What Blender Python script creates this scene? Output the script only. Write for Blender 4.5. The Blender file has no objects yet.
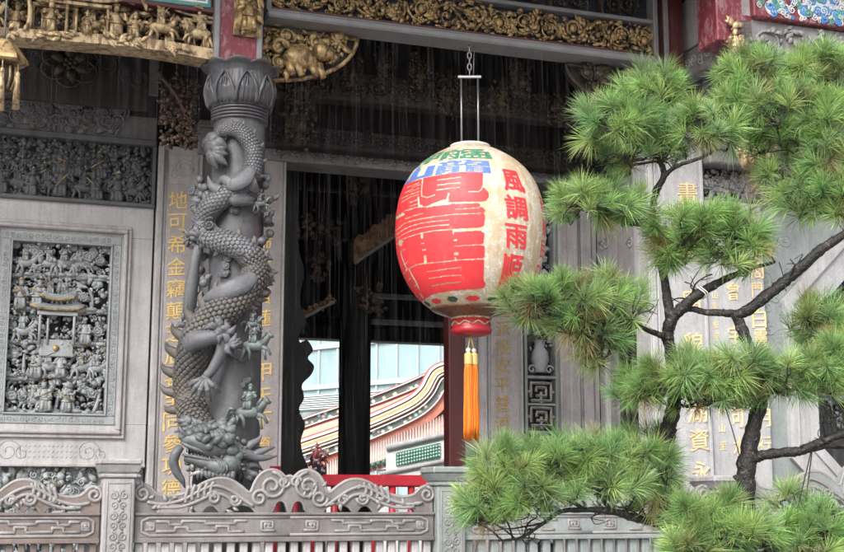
import bpy, bmesh, math, random
import numpy as np
from mathutils import Vector
R = math.radians
rnd = random.Random(7)
nr = np.random.default_rng(7)
scene = bpy.context.scene
COL = scene.collection

# ------------------------------------------------------------ camera
FPX, PW, PH, PITCH = 1300.0, 844.0, 552.0, R(10.0)
CAM = np.array([0.0, 0.0, 1.6])
cd = bpy.data.cameras.new('camera'); cam = bpy.data.objects.new('camera', cd); COL.objects.link(cam)
cam.location = CAM; cam.rotation_euler = (R(90) + PITCH, 0, 0)
cd.sensor_width = 36.0; cd.lens = FPX / PW * 36.0; cd.clip_end = 1500
scene.camera = cam
# ------------------------------------------------------------ daylight, overcast
SUN_EL, SUN_ROT = R(40), R(205)
w = bpy.data.worlds.new('World'); scene.world = w; w.use_nodes = True
nt = w.node_tree; nt.nodes.clear()
sky = nt.nodes.new('ShaderNodeTexSky'); sky.sky_type = 'NISHITA'; sky.sun_disc = False
sky.sun_elevation = SUN_EL; sky.sun_rotation = SUN_ROT; sky.dust_density = 4.0; sky.air_density = 1.2
hs = nt.nodes.new('ShaderNodeHueSaturation'); hs.inputs['Saturation'].default_value = 0.28
bg = nt.nodes.new('ShaderNodeBackground'); bg.inputs['Strength'].default_value = 0.13
wo = nt.nodes.new('ShaderNodeOutputWorld')
nt.links.new(sky.outputs[0], hs.inputs['Color']); nt.links.new(hs.outputs[0], bg.inputs['Color']); nt.links.new(bg.outputs[0], wo.inputs[0])
sd = bpy.data.lights.new('sun', 'SUN'); sd.energy = 1.35; sd.angle = R(30); sd.color = (1.0, 0.97, 0.93)
sun = bpy.data.objects.new('sun', sd); COL.objects.link(sun)
sun.rotation_euler = Vector((math.sin(SUN_ROT) * math.cos(SUN_EL), math.cos(SUN_ROT) * math.cos(SUN_EL), math.sin(SUN_EL))).to_track_quat('Z', 'Y').to_euler()
sun.location = (-10, -20, 30)
vs = scene.view_settings
scene.display_settings.display_device = 'sRGB'
vs.view_transform = 'Standard'; vs.look = 'None'; vs.gamma = 1.0; vs.use_curve_mapping = False
vs.exposure = 1.16
scene.cycles.max_bounces = 8; scene.cycles.transparent_max_bounces = 24

# ------------------------------------------------------------ coordinates
TH = R(19.0)
UX = np.array([math.cos(TH), math.sin(TH), 0.0]); VX = np.array([-math.sin(TH), math.cos(TH), 0.0])
def ray(px, py):
    a = (px - PW / 2) / FPX; b = (PH / 2 - py) / FPX
    return np.array([a, math.cos(PITCH) - b * math.sin(PITCH), math.sin(PITCH) + b * math.cos(PITCH)])
def atY(px, py, Y):
    d = ray(px, py); return CAM + d * (Y / d[1])
YO = 11.0
ORG = atY(235, 300, YO); ORG[2] = 0.0
def at(px, py, v):                     # point of the facade plane v seen at a place of the photo: u, w
    d = ray(px, py); k = (v - np.dot(CAM - ORG, VX)) / np.dot(d, VX)
    p = CAM + d * k; return float(np.dot(p - ORG, UX)), float(p[2])
def atu(px, v, py=276): return at(px, py, v)[0]
def atw(px, py, v): return at(px, py, v)[1]
def F(u, v, wz): return ORG + UX * u + VX * v + np.array([0, 0, wz])
def s_at(px, py, v):                   # metres per pixel there
    u, wz = at(px, py, v); p = F(u, v, wz) - CAM
    return float(p[1] * math.cos(PITCH) + p[2] * math.sin(PITCH)) / FPX

# ------------------------------------------------------------ mesh builder
class MB:
    def __init__(s): s.V = []; s.T = []; s.Q = []; s.n = 0; s.C = []
    def add(s, V, quads=None, tris=None, mi=0, smooth=True, col=None):
        V = np.asarray(V, float).reshape(-1, 3)
        if quads is not None and len(quads): s.Q.append((np.asarray(quads, int).reshape(-1, 4) + s.n, mi, smooth))
        if tris is not None and len(tris): s.T.append((np.asarray(tris, int).reshape(-1, 3) + s.n, mi, smooth))
        s.V.append(V); s.n += len(V)
        s.C.append(np.tile(np.array(col if col is not None else (1, 1, 1)), (len(V), 1)) if np.ndim(col) < 2 else np.asarray(col))
        return s
    def mesh(s, name, mats, base=(0, 0, 0), color=False):
        me = bpy.data.meshes.new(name)
        if not s.V: return me
        V = np.concatenate(s.V) - np.asarray(base)
        me.vertices.add(len(V)); me.vertices.foreach_set('co', V.ravel())
        li, st, tot, mi, sm = [], [], [], [], []; p = 0
        for L, k in ((s.T, 3), (s.Q, 4)):
            for A, m, b in L:
                n = len(A); li.append(A.ravel()); st.append(p + np.arange(n) * k); tot.append(np.full(n, k)); p += n * k
                mi.append(np.full(n, m)); sm.append(np.full(n, b))
        li = np.concatenate(li); st = np.concatenate(st)
        me.loops.add(len(li)); me.loops.foreach_set('vertex_index', li.astype(np.int32))
        me.polygons.add(len(st)); me.polygons.foreach_set('loop_start', st.astype(np.int32))
        me.polygons.foreach_set('material_index', np.concatenate(mi).astype(np.int32))
        me.polygons.foreach_set('use_smooth', np.concatenate(sm).astype(bool))
        for m in (mats if isinstance(mats, (list, tuple)) else [mats]): me.materials.append(m)
        if color:
            at_ = me.color_attributes.new('tint', 'FLOAT_COLOR', 'POINT')
            C = np.concatenate(s.C); C = np.hstack([C, np.ones((len(C), 1))]); at_.data.foreach_set('color', C.ravel())
        me.update(calc_edges=True); me.validate()
        return me
    # ---- shapes
    def box(s, a, b, ch=0.006, mi=0, rot=None, piv=None):
        a, b = np.minimum(a, b).astype(float), np.maximum(a, b).astype(float)
        d = b - a; ch = min(ch, d.min() * 0.3)
        if ch <= 0.0008:
            V = np.array([[x, y, z] for z in (a[2], b[2]) for y in (a[1], b[1]) for x in (a[0], b[0])])
            Q = [[0, 2, 3, 1], [4, 5, 7, 6], [0, 1, 5, 4], [2, 6, 7, 3], [0, 4, 6, 2], [1, 3, 7, 5]]
            T = None
        else:
            V, idx = [], {}
            for sx in (0, 1):
                for sy in (0, 1):
                    for sz in (0, 1):
                        for ax in range(3):
                            p = []
                            for k, sg in enumerate((sx, sy, sz)):
                                e = 0 if k == ax else ch
                                p.append(b[k] - e if sg else a[k] + e)
                            idx[(sx, sy, sz, ax)] = len(V); V.append(p)
            V = np.array(V); Q = []; T = []
            for ax in range(3):
                o = [k for k in range(3) if k != ax]
                for sg in (0, 1):
                    f = []
                    for (i, j) in ((0, 0), (1, 0), (1, 1), (0, 1)):
                        c = [0, 0, 0]; c[ax] = sg; c[o[0]] = i; c[o[1]] = j; f.append(idx[(c[0], c[1], c[2], ax)])
                    Q.append(f)
                # chamfer strips along axis ax
                for i in (0, 1):
                    for j in (0, 1):
                        c0 = [0, 0, 0]; c0[o[0]] = i; c0[o[1]] = j; c1 = list(c0); c1[ax] = 1
                        Q.append([idx[(*c0, o[0])], idx[(*c1, o[0])], idx[(*c1, o[1])], idx[(*c0, o[1])]])
            for sx in (0, 1):
                for sy in (0, 1):
                    for sz in (0, 1): T.append([idx[(sx, sy, sz, k)] for k in range(3)])
            cen = (a + b) / 2
            def fix(Fs):
                out = []
                for f in Fs:
                    P = V[f]; nrm = np.cross(P[1] - P[0], P[2] - P[0])
                    out.append(f if np.dot(nrm, P.mean(0) - cen) > 0 else f[::-1])
                return out
            Q = fix(Q); T = fix(T)
        if rot is not None:
            pv = np.asarray(piv if piv is not None else (a + b) / 2); V = (V - pv) @ np.asarray(rot).T + pv
        return s.add(V, Q, T, mi, False)
    def tube(s, P, r, n=6, mi=0, caps=True, flat=1.0, flatdir=None, smooth=True):
        P = np.asarray(P, float); m = len(P); r = np.broadcast_to(np.asarray(r, float), (m,))
        t = np.gradient(P, axis=0); t /= np.linalg.norm(t, axis=1)[:, None] + 1e-9
        ref = np.array(flatdir if flatdir is not None else (0.13, 1.0, 0.21)); ref = ref / np.linalg.norm(ref)
        if flatdir is None and abs(np.dot(t.mean(0), ref)) > 0.92: ref = np.array([1.0, 0.1, 0.1])
        b = ref[None, :] - t * (t @ ref)[:, None]; b /= np.linalg.norm(b, axis=1)[:, None] + 1e-9
        c = np.cross(t, b)
        an = np.arange(n) / n * 2 * math.pi
        V = P[:, None, :] + (b[:, None, :] * np.cos(an)[None, :, None] * flat + c[:, None, :] * np.sin(an)[None, :, None]) * r[:, None, None]
        i = np.arange(m - 1)[:, None] * n; j = np.arange(n)[None, :]; j2 = (j + 1) % n
        Q = np.stack([i + j, i + j2, i + n + j2, i + n + j], -1).reshape(-1, 4)
        V = V.reshape(-1, 3); T = None
        if caps:
            V = np.vstack([V, P[0], P[-1]]); k = m * n; jj = np.arange(n); jn = (jj + 1) % n
            T = np.vstack([np.stack([jn, jj, np.full(n, k)], -1), np.stack([(m - 1) * n + jj, (m - 1) * n + jn, np.full(n, k + 1)], -1)])
        return s.add(V, Q, T, mi, smooth)
    def ell(s, c, r, mi=0, nu=8, nv=6, rot=None):
        key = (nu, nv)
        if key not in _ELL:
            ph = np.linspace(0, math.pi, nv + 1)[1:-1]; th = np.arange(nu) / nu * 2 * math.pi
            V = np.array([[math.sin(p) * math.cos(t), math.sin(p) * math.sin(t), math.cos(p)] for p in ph for t in th] + [[0, 0, 1], [0, 0, -1]])
            Q = [[a * nu + b, (a + 1) * nu + b, (a + 1) * nu + (b + 1) % nu, a * nu + (b + 1) % nu] for a in range(nv - 2) for b in range(nu)]
            k = (nv - 1) * nu
            T = [[b, (b + 1) % nu, k] for b in range(nu)] + [[(nv - 2) * nu + (b + 1) % nu, (nv - 2) * nu + b, k + 1] for b in range(nu)]
            _ELL[key] = (V, np.array(Q), np.array(T))
        V, Q, T = _ELL[key]; V = V * np.asarray(r, float)
        if rot is not None: V = V @ np.asarray(rot).T
        return s.add(V + np.asarray(c), Q, T, mi, True)
    def grid(s, X, Y, Z, mi=0, wrap=False, smooth=True, mask=None, flip=False):
        m, n = X.shape; V = np.stack([X, Y, Z], -1).reshape(-1, 3)
        jn = n if wrap else n - 1
        i = np.arange(m - 1)[:, None] * n; j = np.arange(jn)[None, :]; j2 = (j + 1) % n
        Q = np.stack([i + j, i + j2, i + n + j2, i + n + j], -1)
        if mask is not None: Q = Q[mask]
        Q = Q.reshape(-1, 4)
        return s.add(V, Q[:, ::-1] if flip else Q, None, mi, smooth)
    def lathe(s, prof, c=(0, 0, 0), n=32, mi=0, smooth=True):
        prof = np.asarray(prof, float); th = np.arange(n) / n * 2 * math.pi
        X = prof[:, :1] * np.cos(th)[None] + c[0]; Y = prof[:, :1] * np.sin(th)[None] + c[1]; Z = np.repeat(prof[:, 1:2], n, 1) + c[2]
        return s.grid(X, Y, Z, mi, True, smooth)
    def poly(s, pts, v0, v1, mi=0):      # outline in (u, w) pulled from depth v0 (front) to v1
        bm = bmesh.new(); vs_ = [bm.verts.new((p[0], v0, p[1])) for p in pts]
        f = bm.faces.new(vs_); bm.normal_update()
        if f.normal.y > 0: f.normal_flip()
        bmesh.ops.triangulate(bm, faces=[f]); bm.verts.index_update()
        T = [[v.index for v in q.verts] for q in bm.faces]; bm.free()
        n = len(pts); P = np.array([[p[0], v0, p[1]] for p in pts]); P2 = P.copy(); P2[:, 1] = v1
        area = sum(pts[i][0] * pts[(i + 1) % n][1] - pts[(i + 1) % n][0] * pts[i][1] for i in range(n))
        T2 = [[a + n for a in t[::-1]] for t in T]
        Q = [[i, i + n, (i + 1) % n + n, (i + 1) % n] if area > 0 else [i, (i + 1) % n, (i + 1) % n + n, i + n] for i in range(n)]
        return s.add(np.vstack([P, P2]), Q, T + T2, mi, False)
_ELL = {}
def rotm(ax, a):
    c, s_ = math.cos(a), math.sin(a)
    if ax == 0: return np.array([[1, 0, 0], [0, c, -s_], [0, s_, c]])
    if ax == 1: return np.array([[c, 0, s_], [0, 1, 0], [-s_, 0, c]])
    return np.array([[c, -s_, 0], [s_, c, 0], [0, 0, 1]])
def smooth_path(P, n):                   # Catmull-Rom through points
    P = np.asarray(P, float); Q = np.vstack([2 * P[0] - P[1], P, 2 * P[-1] - P[-2]])
    t = np.linspace(0, len(P) - 1 - 1e-6, n); i = t.astype(int); f = (t - i)[:, None]
    a, b, c, d = Q[i], Q[i + 1], Q[i + 2], Q[i + 3]
    return 0.5 * (2 * b + (c - a) * f + (2 * a - 5 * b + 4 * c - d) * f ** 2 + (3 * b - a - 3 * c + d) * f ** 3)
def lerp_list(L, n): return np.interp(np.linspace(0, 1, n), np.linspace(0, 1, len(L)), L)

# ------------------------------------------------------------ objects
def tag(o, label=None, cat=None, group=None, kind=None):
    if label: o['label'] = label
    if cat: o['category'] = cat
    if group: o['group'] = group
    if kind: o['kind'] = kind
class Thing:
    def __init__(s, name, label, cat, base, frame='F', group=None):
        s.base = np.asarray(base, float); o = bpy.data.objects.new(name, None); COL.objects.link(o); s.o = o
        o.empty_display_size = 0.1
        o.location = F(*base) if frame == 'F' else base
        if frame == 'F': o.rotation_euler = (0, 0, TH)
        tag(o, label, cat, group)
    def part(s, name, mb, mats, parent=None, label=None, color=False, kind=None):
        o = bpy.data.objects.new(name, mb.mesh(name, mats, s.base, color)); COL.objects.link(o); o.parent = parent or s.o
        if label: o['label'] = label
        if kind: o['kind'] = kind
        return o
def single(name, mb, mats, label, cat, base=(0, 0, 0), frame='F', group=None, kind=None, color=False):
    o = bpy.data.objects.new(name, mb.mesh(name, mats, base, color)); COL.objects.link(o)
    o.location = F(*base) if frame == 'F' else base
    if frame == 'F': o.rotation_euler = (0, 0, TH)
    tag(o, label, cat, group, kind); return o

# ------------------------------------------------------------ materials
def nodes(name):
    m = bpy.data.materials.new(name); m.use_nodes = True; t = m.node_tree; b = t.nodes['Principled BSDF']; return m, t, b
def N(t, kind, **kw):
    n = t.nodes.new(kind)
    for k, v in kw.items():
        if k in n.inputs: n.inputs[k].default_value = v
        else: setattr(n, k, v)
    return n
def mixc(t, fac, a, b, mode='MIX'):
    n = t.nodes.new('ShaderNodeMix'); n.data_type = 'RGBA'; n.blend_type = mode
    for sock, val in ((n.inputs[0], fac), (n.inputs[6], a), (n.inputs[7], b)):
        if hasattr(val, 'links') or hasattr(val, 'is_linked'): t.links.new(val, sock)
        else: sock.default_value = (*val, 1) if isinstance(val, (tuple, list)) and len(val) == 3 else val
    return n.outputs[2]
def ramp(t, src, stops):
    n = t.nodes.new('ShaderNodeValToRGB'); t.links.new(src, n.inputs[0]); e = n.color_ramp.elements
    while len(e) < len(stops): e.new(0.5)
    for k, (p, c) in enumerate(stops): e[k].position = p; e[k].color = (c, c, c, 1) if not isinstance(c, (tuple, list)) else (*c, 1)
    return n.outputs[0]
def coords(t, scale=(1, 1, 1), loc=(0, 0, 0)):
    tc = t.nodes.new('ShaderNodeTexCoord'); mp = t.nodes.new('ShaderNodeMapping')
    mp.inputs['Scale'].default_value = scale; mp.inputs['Location'].default_value = loc
    t.links.new(tc.outputs['Object'], mp.inputs[0]); return mp.outputs[0]
def noise(t, vec, scale, detail=4, rough=0.6, dist=0.0):
    n = N(t, 'ShaderNodeTexNoise'); n.inputs['Scale'].default_value = scale; n.inputs['Detail'].default_value = detail
    n.inputs['Roughness'].default_value = rough; n.inputs['Distortion'].default_value = dist
    t.links.new(vec, n.inputs['Vector']); return n.outputs[0]
def bump(t, b, src, dist, strength=0.6, prev=None):
    n = t.nodes.new('ShaderNodeBump'); n.inputs['Distance'].default_value = dist; n.inputs['Strength'].default_value = strength
    t.links.new(src, n.inputs['Height'])
    if prev is not None: t.links.new(prev, n.inputs['Normal'])
    t.links.new(n.outputs[0], b.inputs['Normal']); return n.outputs[0]
def stone(name, c, var=0.22, stain=0.35, rough=0.72, speck=0.25, bscale=60, bdist=0.003, tint=(0.2, 0.17, 0.13), moss=None, spec=0.4):
    m, t, b = nodes(name); vec = coords(t)
    n1 = noise(t, vec, 2.3, 6, 0.65)
    base = mixc(t, ramp(t, n1, [(0.3, 0), (0.7, 1)]), tuple(x * (1 - var) for x in c), tuple(min(1, x * (1 + var)) for x in c))
    n2 = noise(t, vec, 220, 2, 0.5)
    base = mixc(t, ramp(t, n2, [(0.35, speck), (0.5, 0)]), base, tuple(x * 0.35 for x in c))
    base = mixc(t, ramp(t, n2, [(0.58, 0), (0.72, speck)]), base, tuple(min(1, x * 1.7) for x in c))
    n3 = noise(t, coords(t, (1, 1, 1), (9, 4, 2)), 42, 5, 0.75)
    base = mixc(t, ramp(t, n3, [(0.30, 0.45), (0.50, 0)]), base, tuple(x * 0.55 for x in c))
    base = mixc(t, ramp(t, n3, [(0.54, 0), (0.72, 0.35)]), base, tuple(min(1, x * 1.35) for x in c))
    n4 = noise(t, coords(t, (1, 1, .6), (2, 8, 5)), 7, 7, 0.72)
    base = mixc(t, ramp(t, n4, [(0.50, 0), (0.70, stain * .8)]), base, tuple(x * 0.5 for x in c))
    st = noise(t, coords(t, (7, 7, 0.55)), 1.6, 5, 0.7)
    base = mixc(t, ramp(t, st, [(0.48, 0), (0.75, stain)]), base, tint)
    if moss:
        mo = noise(t, coords(t, (1, 1, 1), (3, 1, 7)), 3.5, 7, 0.75)
        base = mixc(t, ramp(t, mo, [(0.52, 0), (0.68, 0.7)]), base, moss)
    t.links.new(base, b.inputs['Base Color'])
    rr = ramp(t, n1, [(0.25, rough - 0.22), (0.75, min(1, rough + 0.12))]); t.links.new(rr, b.inputs['Roughness'])
    b.inputs['Specular IOR Level'].default_value = spec
    p = bump(t, b, noise(t, vec, bscale, 6, 0.7), bdist, 0.55)
    bump(t, b, noise(t, vec, 9, 4, 0.6), 0.006, 0.35, p)
    return m
def paint(name, c, var=0.25, rough=0.5, wear=0.0, wearc=(0.3, 0.25, 0.2), metal=0.0, bscale=30, bdist=0.002, spec=0.5, scale=5.0):
    m, t, b = nodes(name); vec = coords(t)
    n1 = noise(t, vec, scale, 6, 0.7)
    base = mixc(t, ramp(t, n1, [(0.28, 0), (0.72, 1)]), tuple(x * (1 - var) for x in c), tuple(min(1, x * (1 + var)) for x in c))
    if wear:
        wv = noise(t, coords(t, (1, 1, 0.5), (5, 2, 1)), 14, 8, 0.75, 0.4)
        base = mixc(t, ramp(t, wv, [(0.62 - wear * 0.3, 0), (0.70 - wear * 0.3, 0.9)]), base, wearc)
    t.links.new(base, b.inputs['Base Color'])
    t.links.new(ramp(t, n1, [(0.2, max(0.05, rough - 0.12)), (0.8, min(1, rough + 0.2))]), b.inputs['Roughness'])
    b.inputs['Metallic'].default_value = metal; b.inputs['Specular IOR Level'].default_value = spec
    bump(t, b, noise(t, vec, bscale, 5, 0.7), bdist, 0.5)
    return m
M = {}
M['stone'] = stone('grey_granite', (0.35, 0.335, 0.34), 0.18, 0.65, tint=(0.15, 0.14, 0.13))
M['stone_lt'] = stone('pale_granite', (0.46, 0.45, 0.455), 0.18, 0.6, tint=(0.23, 0.215, 0.20))
M['stone_pink'] = stone('pinkish_granite', (0.42, 0.40, 0.405), 0.2, 0.6, tint=(0.17, 0.14, 0.12))
M['stone_panel'] = stone('inscription_granite', (0.385, 0.357, 0.355), 0.18, 0.55)
M['stone_white'] = stone('white_granite', (0.41, 0.405, 0.415), 0.14, 0.55, tint=(0.22, 0.21, 0.205))
M['stone_green'] = stone('green_grey_stone', (0.25, 0.275, 0.272), 0.2, 0.55, tint=(0.16, 0.17, 0.16))
M['stone_carve'] = stone('carved_grey_stone', (0.33, 0.35, 0.36), 0.25, 0.3, rough=0.62, bscale=90)
M['stone_dark'] = stone('dark_weathered_stone', (0.105, 0.11, 0.115), 0.35, 0.3, rough=0.6, tint=(0.05, 0.05, 0.05))
M['stone_dim'] = stone('dark_grey_stone', (0.215, 0.21, 0.21), 0.35, 0.5, tint=(0.06, 0.06, 0.06))  # the grey stone in a darker tone
M['stone_brown'] = stone('brown_stone', (0.185, 0.15, 0.135), 0.32, 0.35, rough=0.5, tint=(0.14, 0.10, 0.085))
M['stone_rail'] = stone('balustrade_stone', (0.19, 0.175, 0.172), 0.38, 0.7, rough=0.5, tint=(0.13, 0.095, 0.08))
M['shade_black'] = stone('shade_black_fill', (0.022, 0.022, 0.024), 0.3, 0.2, rough=0.85)  # black standing for shade behind openwork and in openings; also plain black parts
M['line'] = stone('paler_raised_stone', (0.265, 0.25, 0.248), 0.3, 0.45, rough=0.5)  # paler than the balustrade stone, for its raised carving
M['gold'] = paint('old_gold_leaf', (0.41, 0.285, 0.13), 0.45, 0.42, 0.45, (0.09, 0.055, 0.03), 0.4, 120, 0.003, scale=22)
M['gold_lt'] = paint('bright_gold_leaf', (0.50, 0.375, 0.215), 0.4, 0.45, 0.48, (0.15, 0.09, 0.045), 0.25, 120, 0.003, scale=16)
M['gold_dk'] = paint('shade_darkened_gold', (0.055, 0.037, 0.022), 0.5, 0.5, 0.4, (0.03, 0.022, 0.015), 0.3, 120, 0.003, scale=18)  # gold darkened in colour, mainly to imitate the shade of the porch
M['gold_text'] = paint('gilded_lettering', (0.80, 0.56, 0.20), 0.2, 0.4, 0.18, (0.42, 0.33, 0.22), 0.2, 60, 0.001)
M['gold_text_dk'] = paint('tarnished_gilded_lettering', (0.42, 0.27, 0.10), 0.25, 0.45, 0.2, (0.3, 0.2, 0.1), 0.2, 60, 0.001)
M['gold_text_lt'] = paint('faded_gilded_lettering', (0.74, 0.57, 0.30), 0.2, 0.5, 0.25, (0.62, 0.55, 0.45), 0.1, 60, 0.001)
M['red_post'] = paint('chalky_red_lacquer', (0.155, 0.022, 0.032), 0.3, 0.5, 0.40, (0.27, 0.14, 0.155), 0, 40)
M['wood_lit'] = paint('lit_brown_timber', (0.23, 0.115, 0.05), 0.45, 0.5, 0.35, (0.06, 0.03, 0.015))  # brown lightened in colour so the inner brackets read as lit
M['red_dark'] = paint('dark_red_lacquer', (0.085, 0.016, 0.016), 0.3, 0.4, 0.1, (0.04, 0.012, 0.01))
M['red'] = paint('bright_red_paint', (0.40, 0.014, 0.026), 0.25, 0.36, 0.22, (0.22, 0.02, 0.02))
M['wood_black'] = paint('shade_black_timber', (0.010, 0.0085, 0.008), 0.35, 0.65, 0.1, (0.02, 0.015, 0.012))  # near-black colour painted as shade, so daylight barely lifts the hall
M['wood_dark'] = paint('near_black_timber', (0.022, 0.018, 0.017), 0.35, 0.6, 0.25, (0.045, 0.03, 0.022))  # very dark, slightly worn timber
M['stone_col'] = stone('dark_column_stone', (0.072, 0.073, 0.084), 0.35, 0.6, rough=0.45, tint=(0.11, 0.082, 0.062), moss=(0.15, 0.165, 0.155))
M['wood_brown'] = paint('brown_carved_timber', (0.07, 0.04, 0.024), 0.4, 0.5, 0.3, (0.04, 0.022, 0.012))
M['blue_dk'] = paint('dark_blue_ground', (0.018, 0.022, 0.045), 0.4, 0.6, 0.3, (0.03, 0.02, 0.02))
M['grey_rail'] = paint('grey_painted_rail', (0.20, 0.20, 0.205), 0.25, 0.5, 0.3, (0.2, 0.19, 0.19))
M['teal'] = paint('teal_paint', (0.09, 0.26, 0.25), 0.2, 0.5, 0.1)
M['white'] = paint('white_paint', (0.72, 0.72, 0.70), 0.1, 0.5, 0.1, (0.5, 0.5, 0.48))
M['steel'] = paint('dull_steel', (0.35, 0.35, 0.36), 0.15, 0.35, 0.1, (0.2, 0.15, 0.1), 0.8)
M['orange'] = paint('orange_silk', (0.78, 0.205, 0.012), 0.12, 0.6)
M['roof_red'] = paint('red_orange_tiles', (0.46, 0.17, 0.12), 0.25, 0.6, 0.2, (0.55, 0.35, 0.28))
M['green_tile'] = paint('green_glazed_tile', (0.05, 0.17, 0.13), 0.3, 0.25, 0.1, (0.2, 0.25, 0.2))
M['yellow'] = paint('ochre_paint', (0.56, 0.38, 0.12), 0.2, 0.5, 0.1)
M['pink'] = paint('pink_red_porcelain', (0.55, 0.12, 0.13), 0.3, 0.4, 0.2, (0.6, 0.4, 0.38))

# ------------------------------------------------------------ lettering (raised characters)
def glyph_set(chars, bold=0.012, extrude=0.03, res=3):
    out = {}; obs = []
    for ch in dict.fromkeys(chars):
        c = bpy.data.curves.new('glyph', 'FONT'); c.body = ch; c.size = 1; c.offset = bold; c.extrude = extrude; c.resolution_u = res
        o = bpy.data.objects.new('glyph', c); COL.objects.link(o); obs.append((ch, o, c))
    bpy.context.view_layer.update(); dg = bpy.context.evaluated_depsgraph_get()
    for ch, o, c in obs:
        ev = o.evaluated_get(dg); me = ev.to_mesh(); me.calc_loop_triangles()
        V = np.empty(len(me.vertices) * 3); me.vertices.foreach_get('co', V); V = V.reshape(-1, 3)
        T = np.empty(len(me.loop_triangles) * 3, np.int32); me.loop_triangles.foreach_get('vertices', T); T = T.reshape(-1, 3)
        ev.to_mesh_clear()
        if len(V):
            lo, hi = V[:, :2].min(0), V[:, :2].max(0); V[:, :2] -= (lo + hi) / 2
            out[ch] = (V, T, hi - lo)
    for ch, o, c in obs: bpy.data.objects.remove(o); bpy.data.curves.remove(c)
    return out
def put_glyph(mb, G, ch, u, v, wz, h, wmax=None, slant=0.0, mi=0, brush=0.0):
    if ch not in G: return
    V, T, sz = G[ch]; V = V.copy(); k = h / max(sz[0], sz[1]); V = V * k
    if wmax: V[:, 0] *= min(1.25, wmax / (sz[0] * k))
    if brush:                             # hand-brushed unevenness
        V[:, 1] += brush * h * np.sin(V[:, 0] / h * 4 + u * 40) + 0.10 * V[:, 0]
        V[:, 0] += brush * h * np.sin(V[:, 1] / h * 5 + wz * 30)
    X = u + V[:, 0] + slant * V[:, 1]; Z = wz + V[:, 1]; Y = v - V[:, 2]
    mb.add(np.stack([X, Y, Z], -1), None, T[:, ::-1] if False else T, mi, False)
ALLCH = '地可希金竊顛芝店客至同參功德瑞氣人甲天下寶蓮派接安平普渡慈龍脈畫廟貌朝湖資永山會宇象閣門福白靈水月行'
GT = glyph_set(ALLCH, 0.004, 0.03)

# ------------------------------------------------------------ carving vocabulary: local x right, y away from the viewer, z up
def jit(a): return rnd.uniform(-a, a)
def figure(mb, x, y, z, h, mg=None, lance=False, lean=0.0):
    """a robed, armoured carved figure of height h standing at x, y, z"""
    L = lean * h
    mb.tube([(x, y, z), (x + L * .3, y - .02 * h, z + .3 * h), (x + L * .7, y, z + .56 * h), (x + L * .85, y, z + .68 * h)], [.23 * h, .17 * h, .16 * h, .10 * h], 7)
    for sd in (-1, 1):
        mb.ell((x + L * .7 + sd * .15 * h, y - .03 * h, z + .6 * h), (.09 * h, .08 * h, .10 * h), 0, 6, 5)
        ex, ez = x + L + sd * (.25 + jit(.06)) * h, z + (.45 + jit(.1)) * h
        mb.tube([(x + L * .7 + sd * .15 * h, y - .03 * h, z + .6 * h), (ex, y - .10 * h, ez), (ex - sd * .1 * h, y - .2 * h, ez + (.08 + jit(.12)) * h)], [.06 * h, .055 * h, .035 * h], 5)
        mb.tube([(x + sd * .1 * h, y - .14 * h, z + .30 * h), (x + sd * .12 * h, y - .18 * h, z + .02 * h)], [.07 * h, .06 * h], 5)
    hx = x + L
    mb.ell((hx, y - .03 * h, z + .80 * h), (.085 * h, .09 * h, .105 * h), 0, 7, 6)
    k = rnd.random()
    g = mg if mg is not None else mb
    if k < .5: mb.ell((hx, y, z + .90 * h), (.13 * h, .10 * h, .05 * h), 0, 7, 4); g.ell((hx, y - .02 * h, z + .96 * h), (.05 * h, .05 * h, .07 * h), 0, 5, 4)
    else: g.tube([(hx - .1 * h, y, z + .87 * h), (hx, y - .04 * h, z + .95 * h), (hx + .1 * h, y, z + .87 * h)], [.03 * h, .06 * h, .03 * h], 5)
    mb.tube([(x - .17 * h, y - .12 * h, z + .38 * h), (x, y - .2 * h, z + .35 * h), (x + .17 * h, y - .12 * h, z + .38 * h)], .035 * h, 5)
    if lance:
        a = rnd.choice([-1, 1]) * rnd.uniform(.5, 1.2); l = .32 * h
        g.tube([(hx - math.sin(a) * l, y - .24 * h, z + .5 * h - math.cos(a) * l), (hx + math.sin(a) * l, y - .24 * h, z + .5 * h + math.cos(a) * l)], .02 * h, 4)
def horse(mb, x, y, z, h, d=1, mg=None):
    """a carved prancing horse with a rider, total height h"""
    b = .42 * h
    mb.ell((x, y, z + .36 * h), (.30 * h, .13 * h, .14 * h), 0, 8, 6)
    mb.tube([(x + d * .22 * h, y, z + .40 * h), (x + d * .34 * h, y - .02 * h, z + .56 * h), (x + d * .38 * h, y - .02 * h, z + .64 * h)], [.12 * h, .08 * h, .06 * h], 6)
    mb.tube([(x + d * .35 * h, y - .02 * h, z + .66 * h), (x + d * .47 * h, y - .05 * h, z + .56 * h)], [.065 * h, .04 * h], 6)
    for k, (lx, fx) in enumerate(((-.22, -.30), (-.16, -.08), (.18, .30), (.22, .42))):
        kz = .2 * h + (.06 * h if k == 3 else 0)
        mb.tube([(x + d * lx * h, y - .05 * h * (1 if k % 2 else -1), z + .32 * h), (x + d * (lx + fx) / 2 * h + d * .03 * h, y - .06 * h, z + kz), (x + d * fx * h, y - .06 * h, z + (.12 * h if k == 3 else 0))], [.07 * h, .045 * h, .035 * h], 5)
    mb.tube(smooth_path([(x - d * .28 * h, y, z + .42 * h), (x - d * .42 * h, y, z + .44 * h), (x - d * .48 * h, y, z + .2 * h)], 6), [.04 * h, .05 * h, .05 * h, .045 * h, .03 * h, .01 * h], 5)
    mb.tube([(x + d * .2 * h, y - .04 * h, z + .52 * h), (x + d * .3 * h, y - .06 * h, z + .68 * h)], [.05 * h, .03 * h], 5)
    figure(mb, x - d * .02 * h, y, z + .42 * h, .58 * h, mg, rnd.random() < .7, d * .1)
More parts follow.
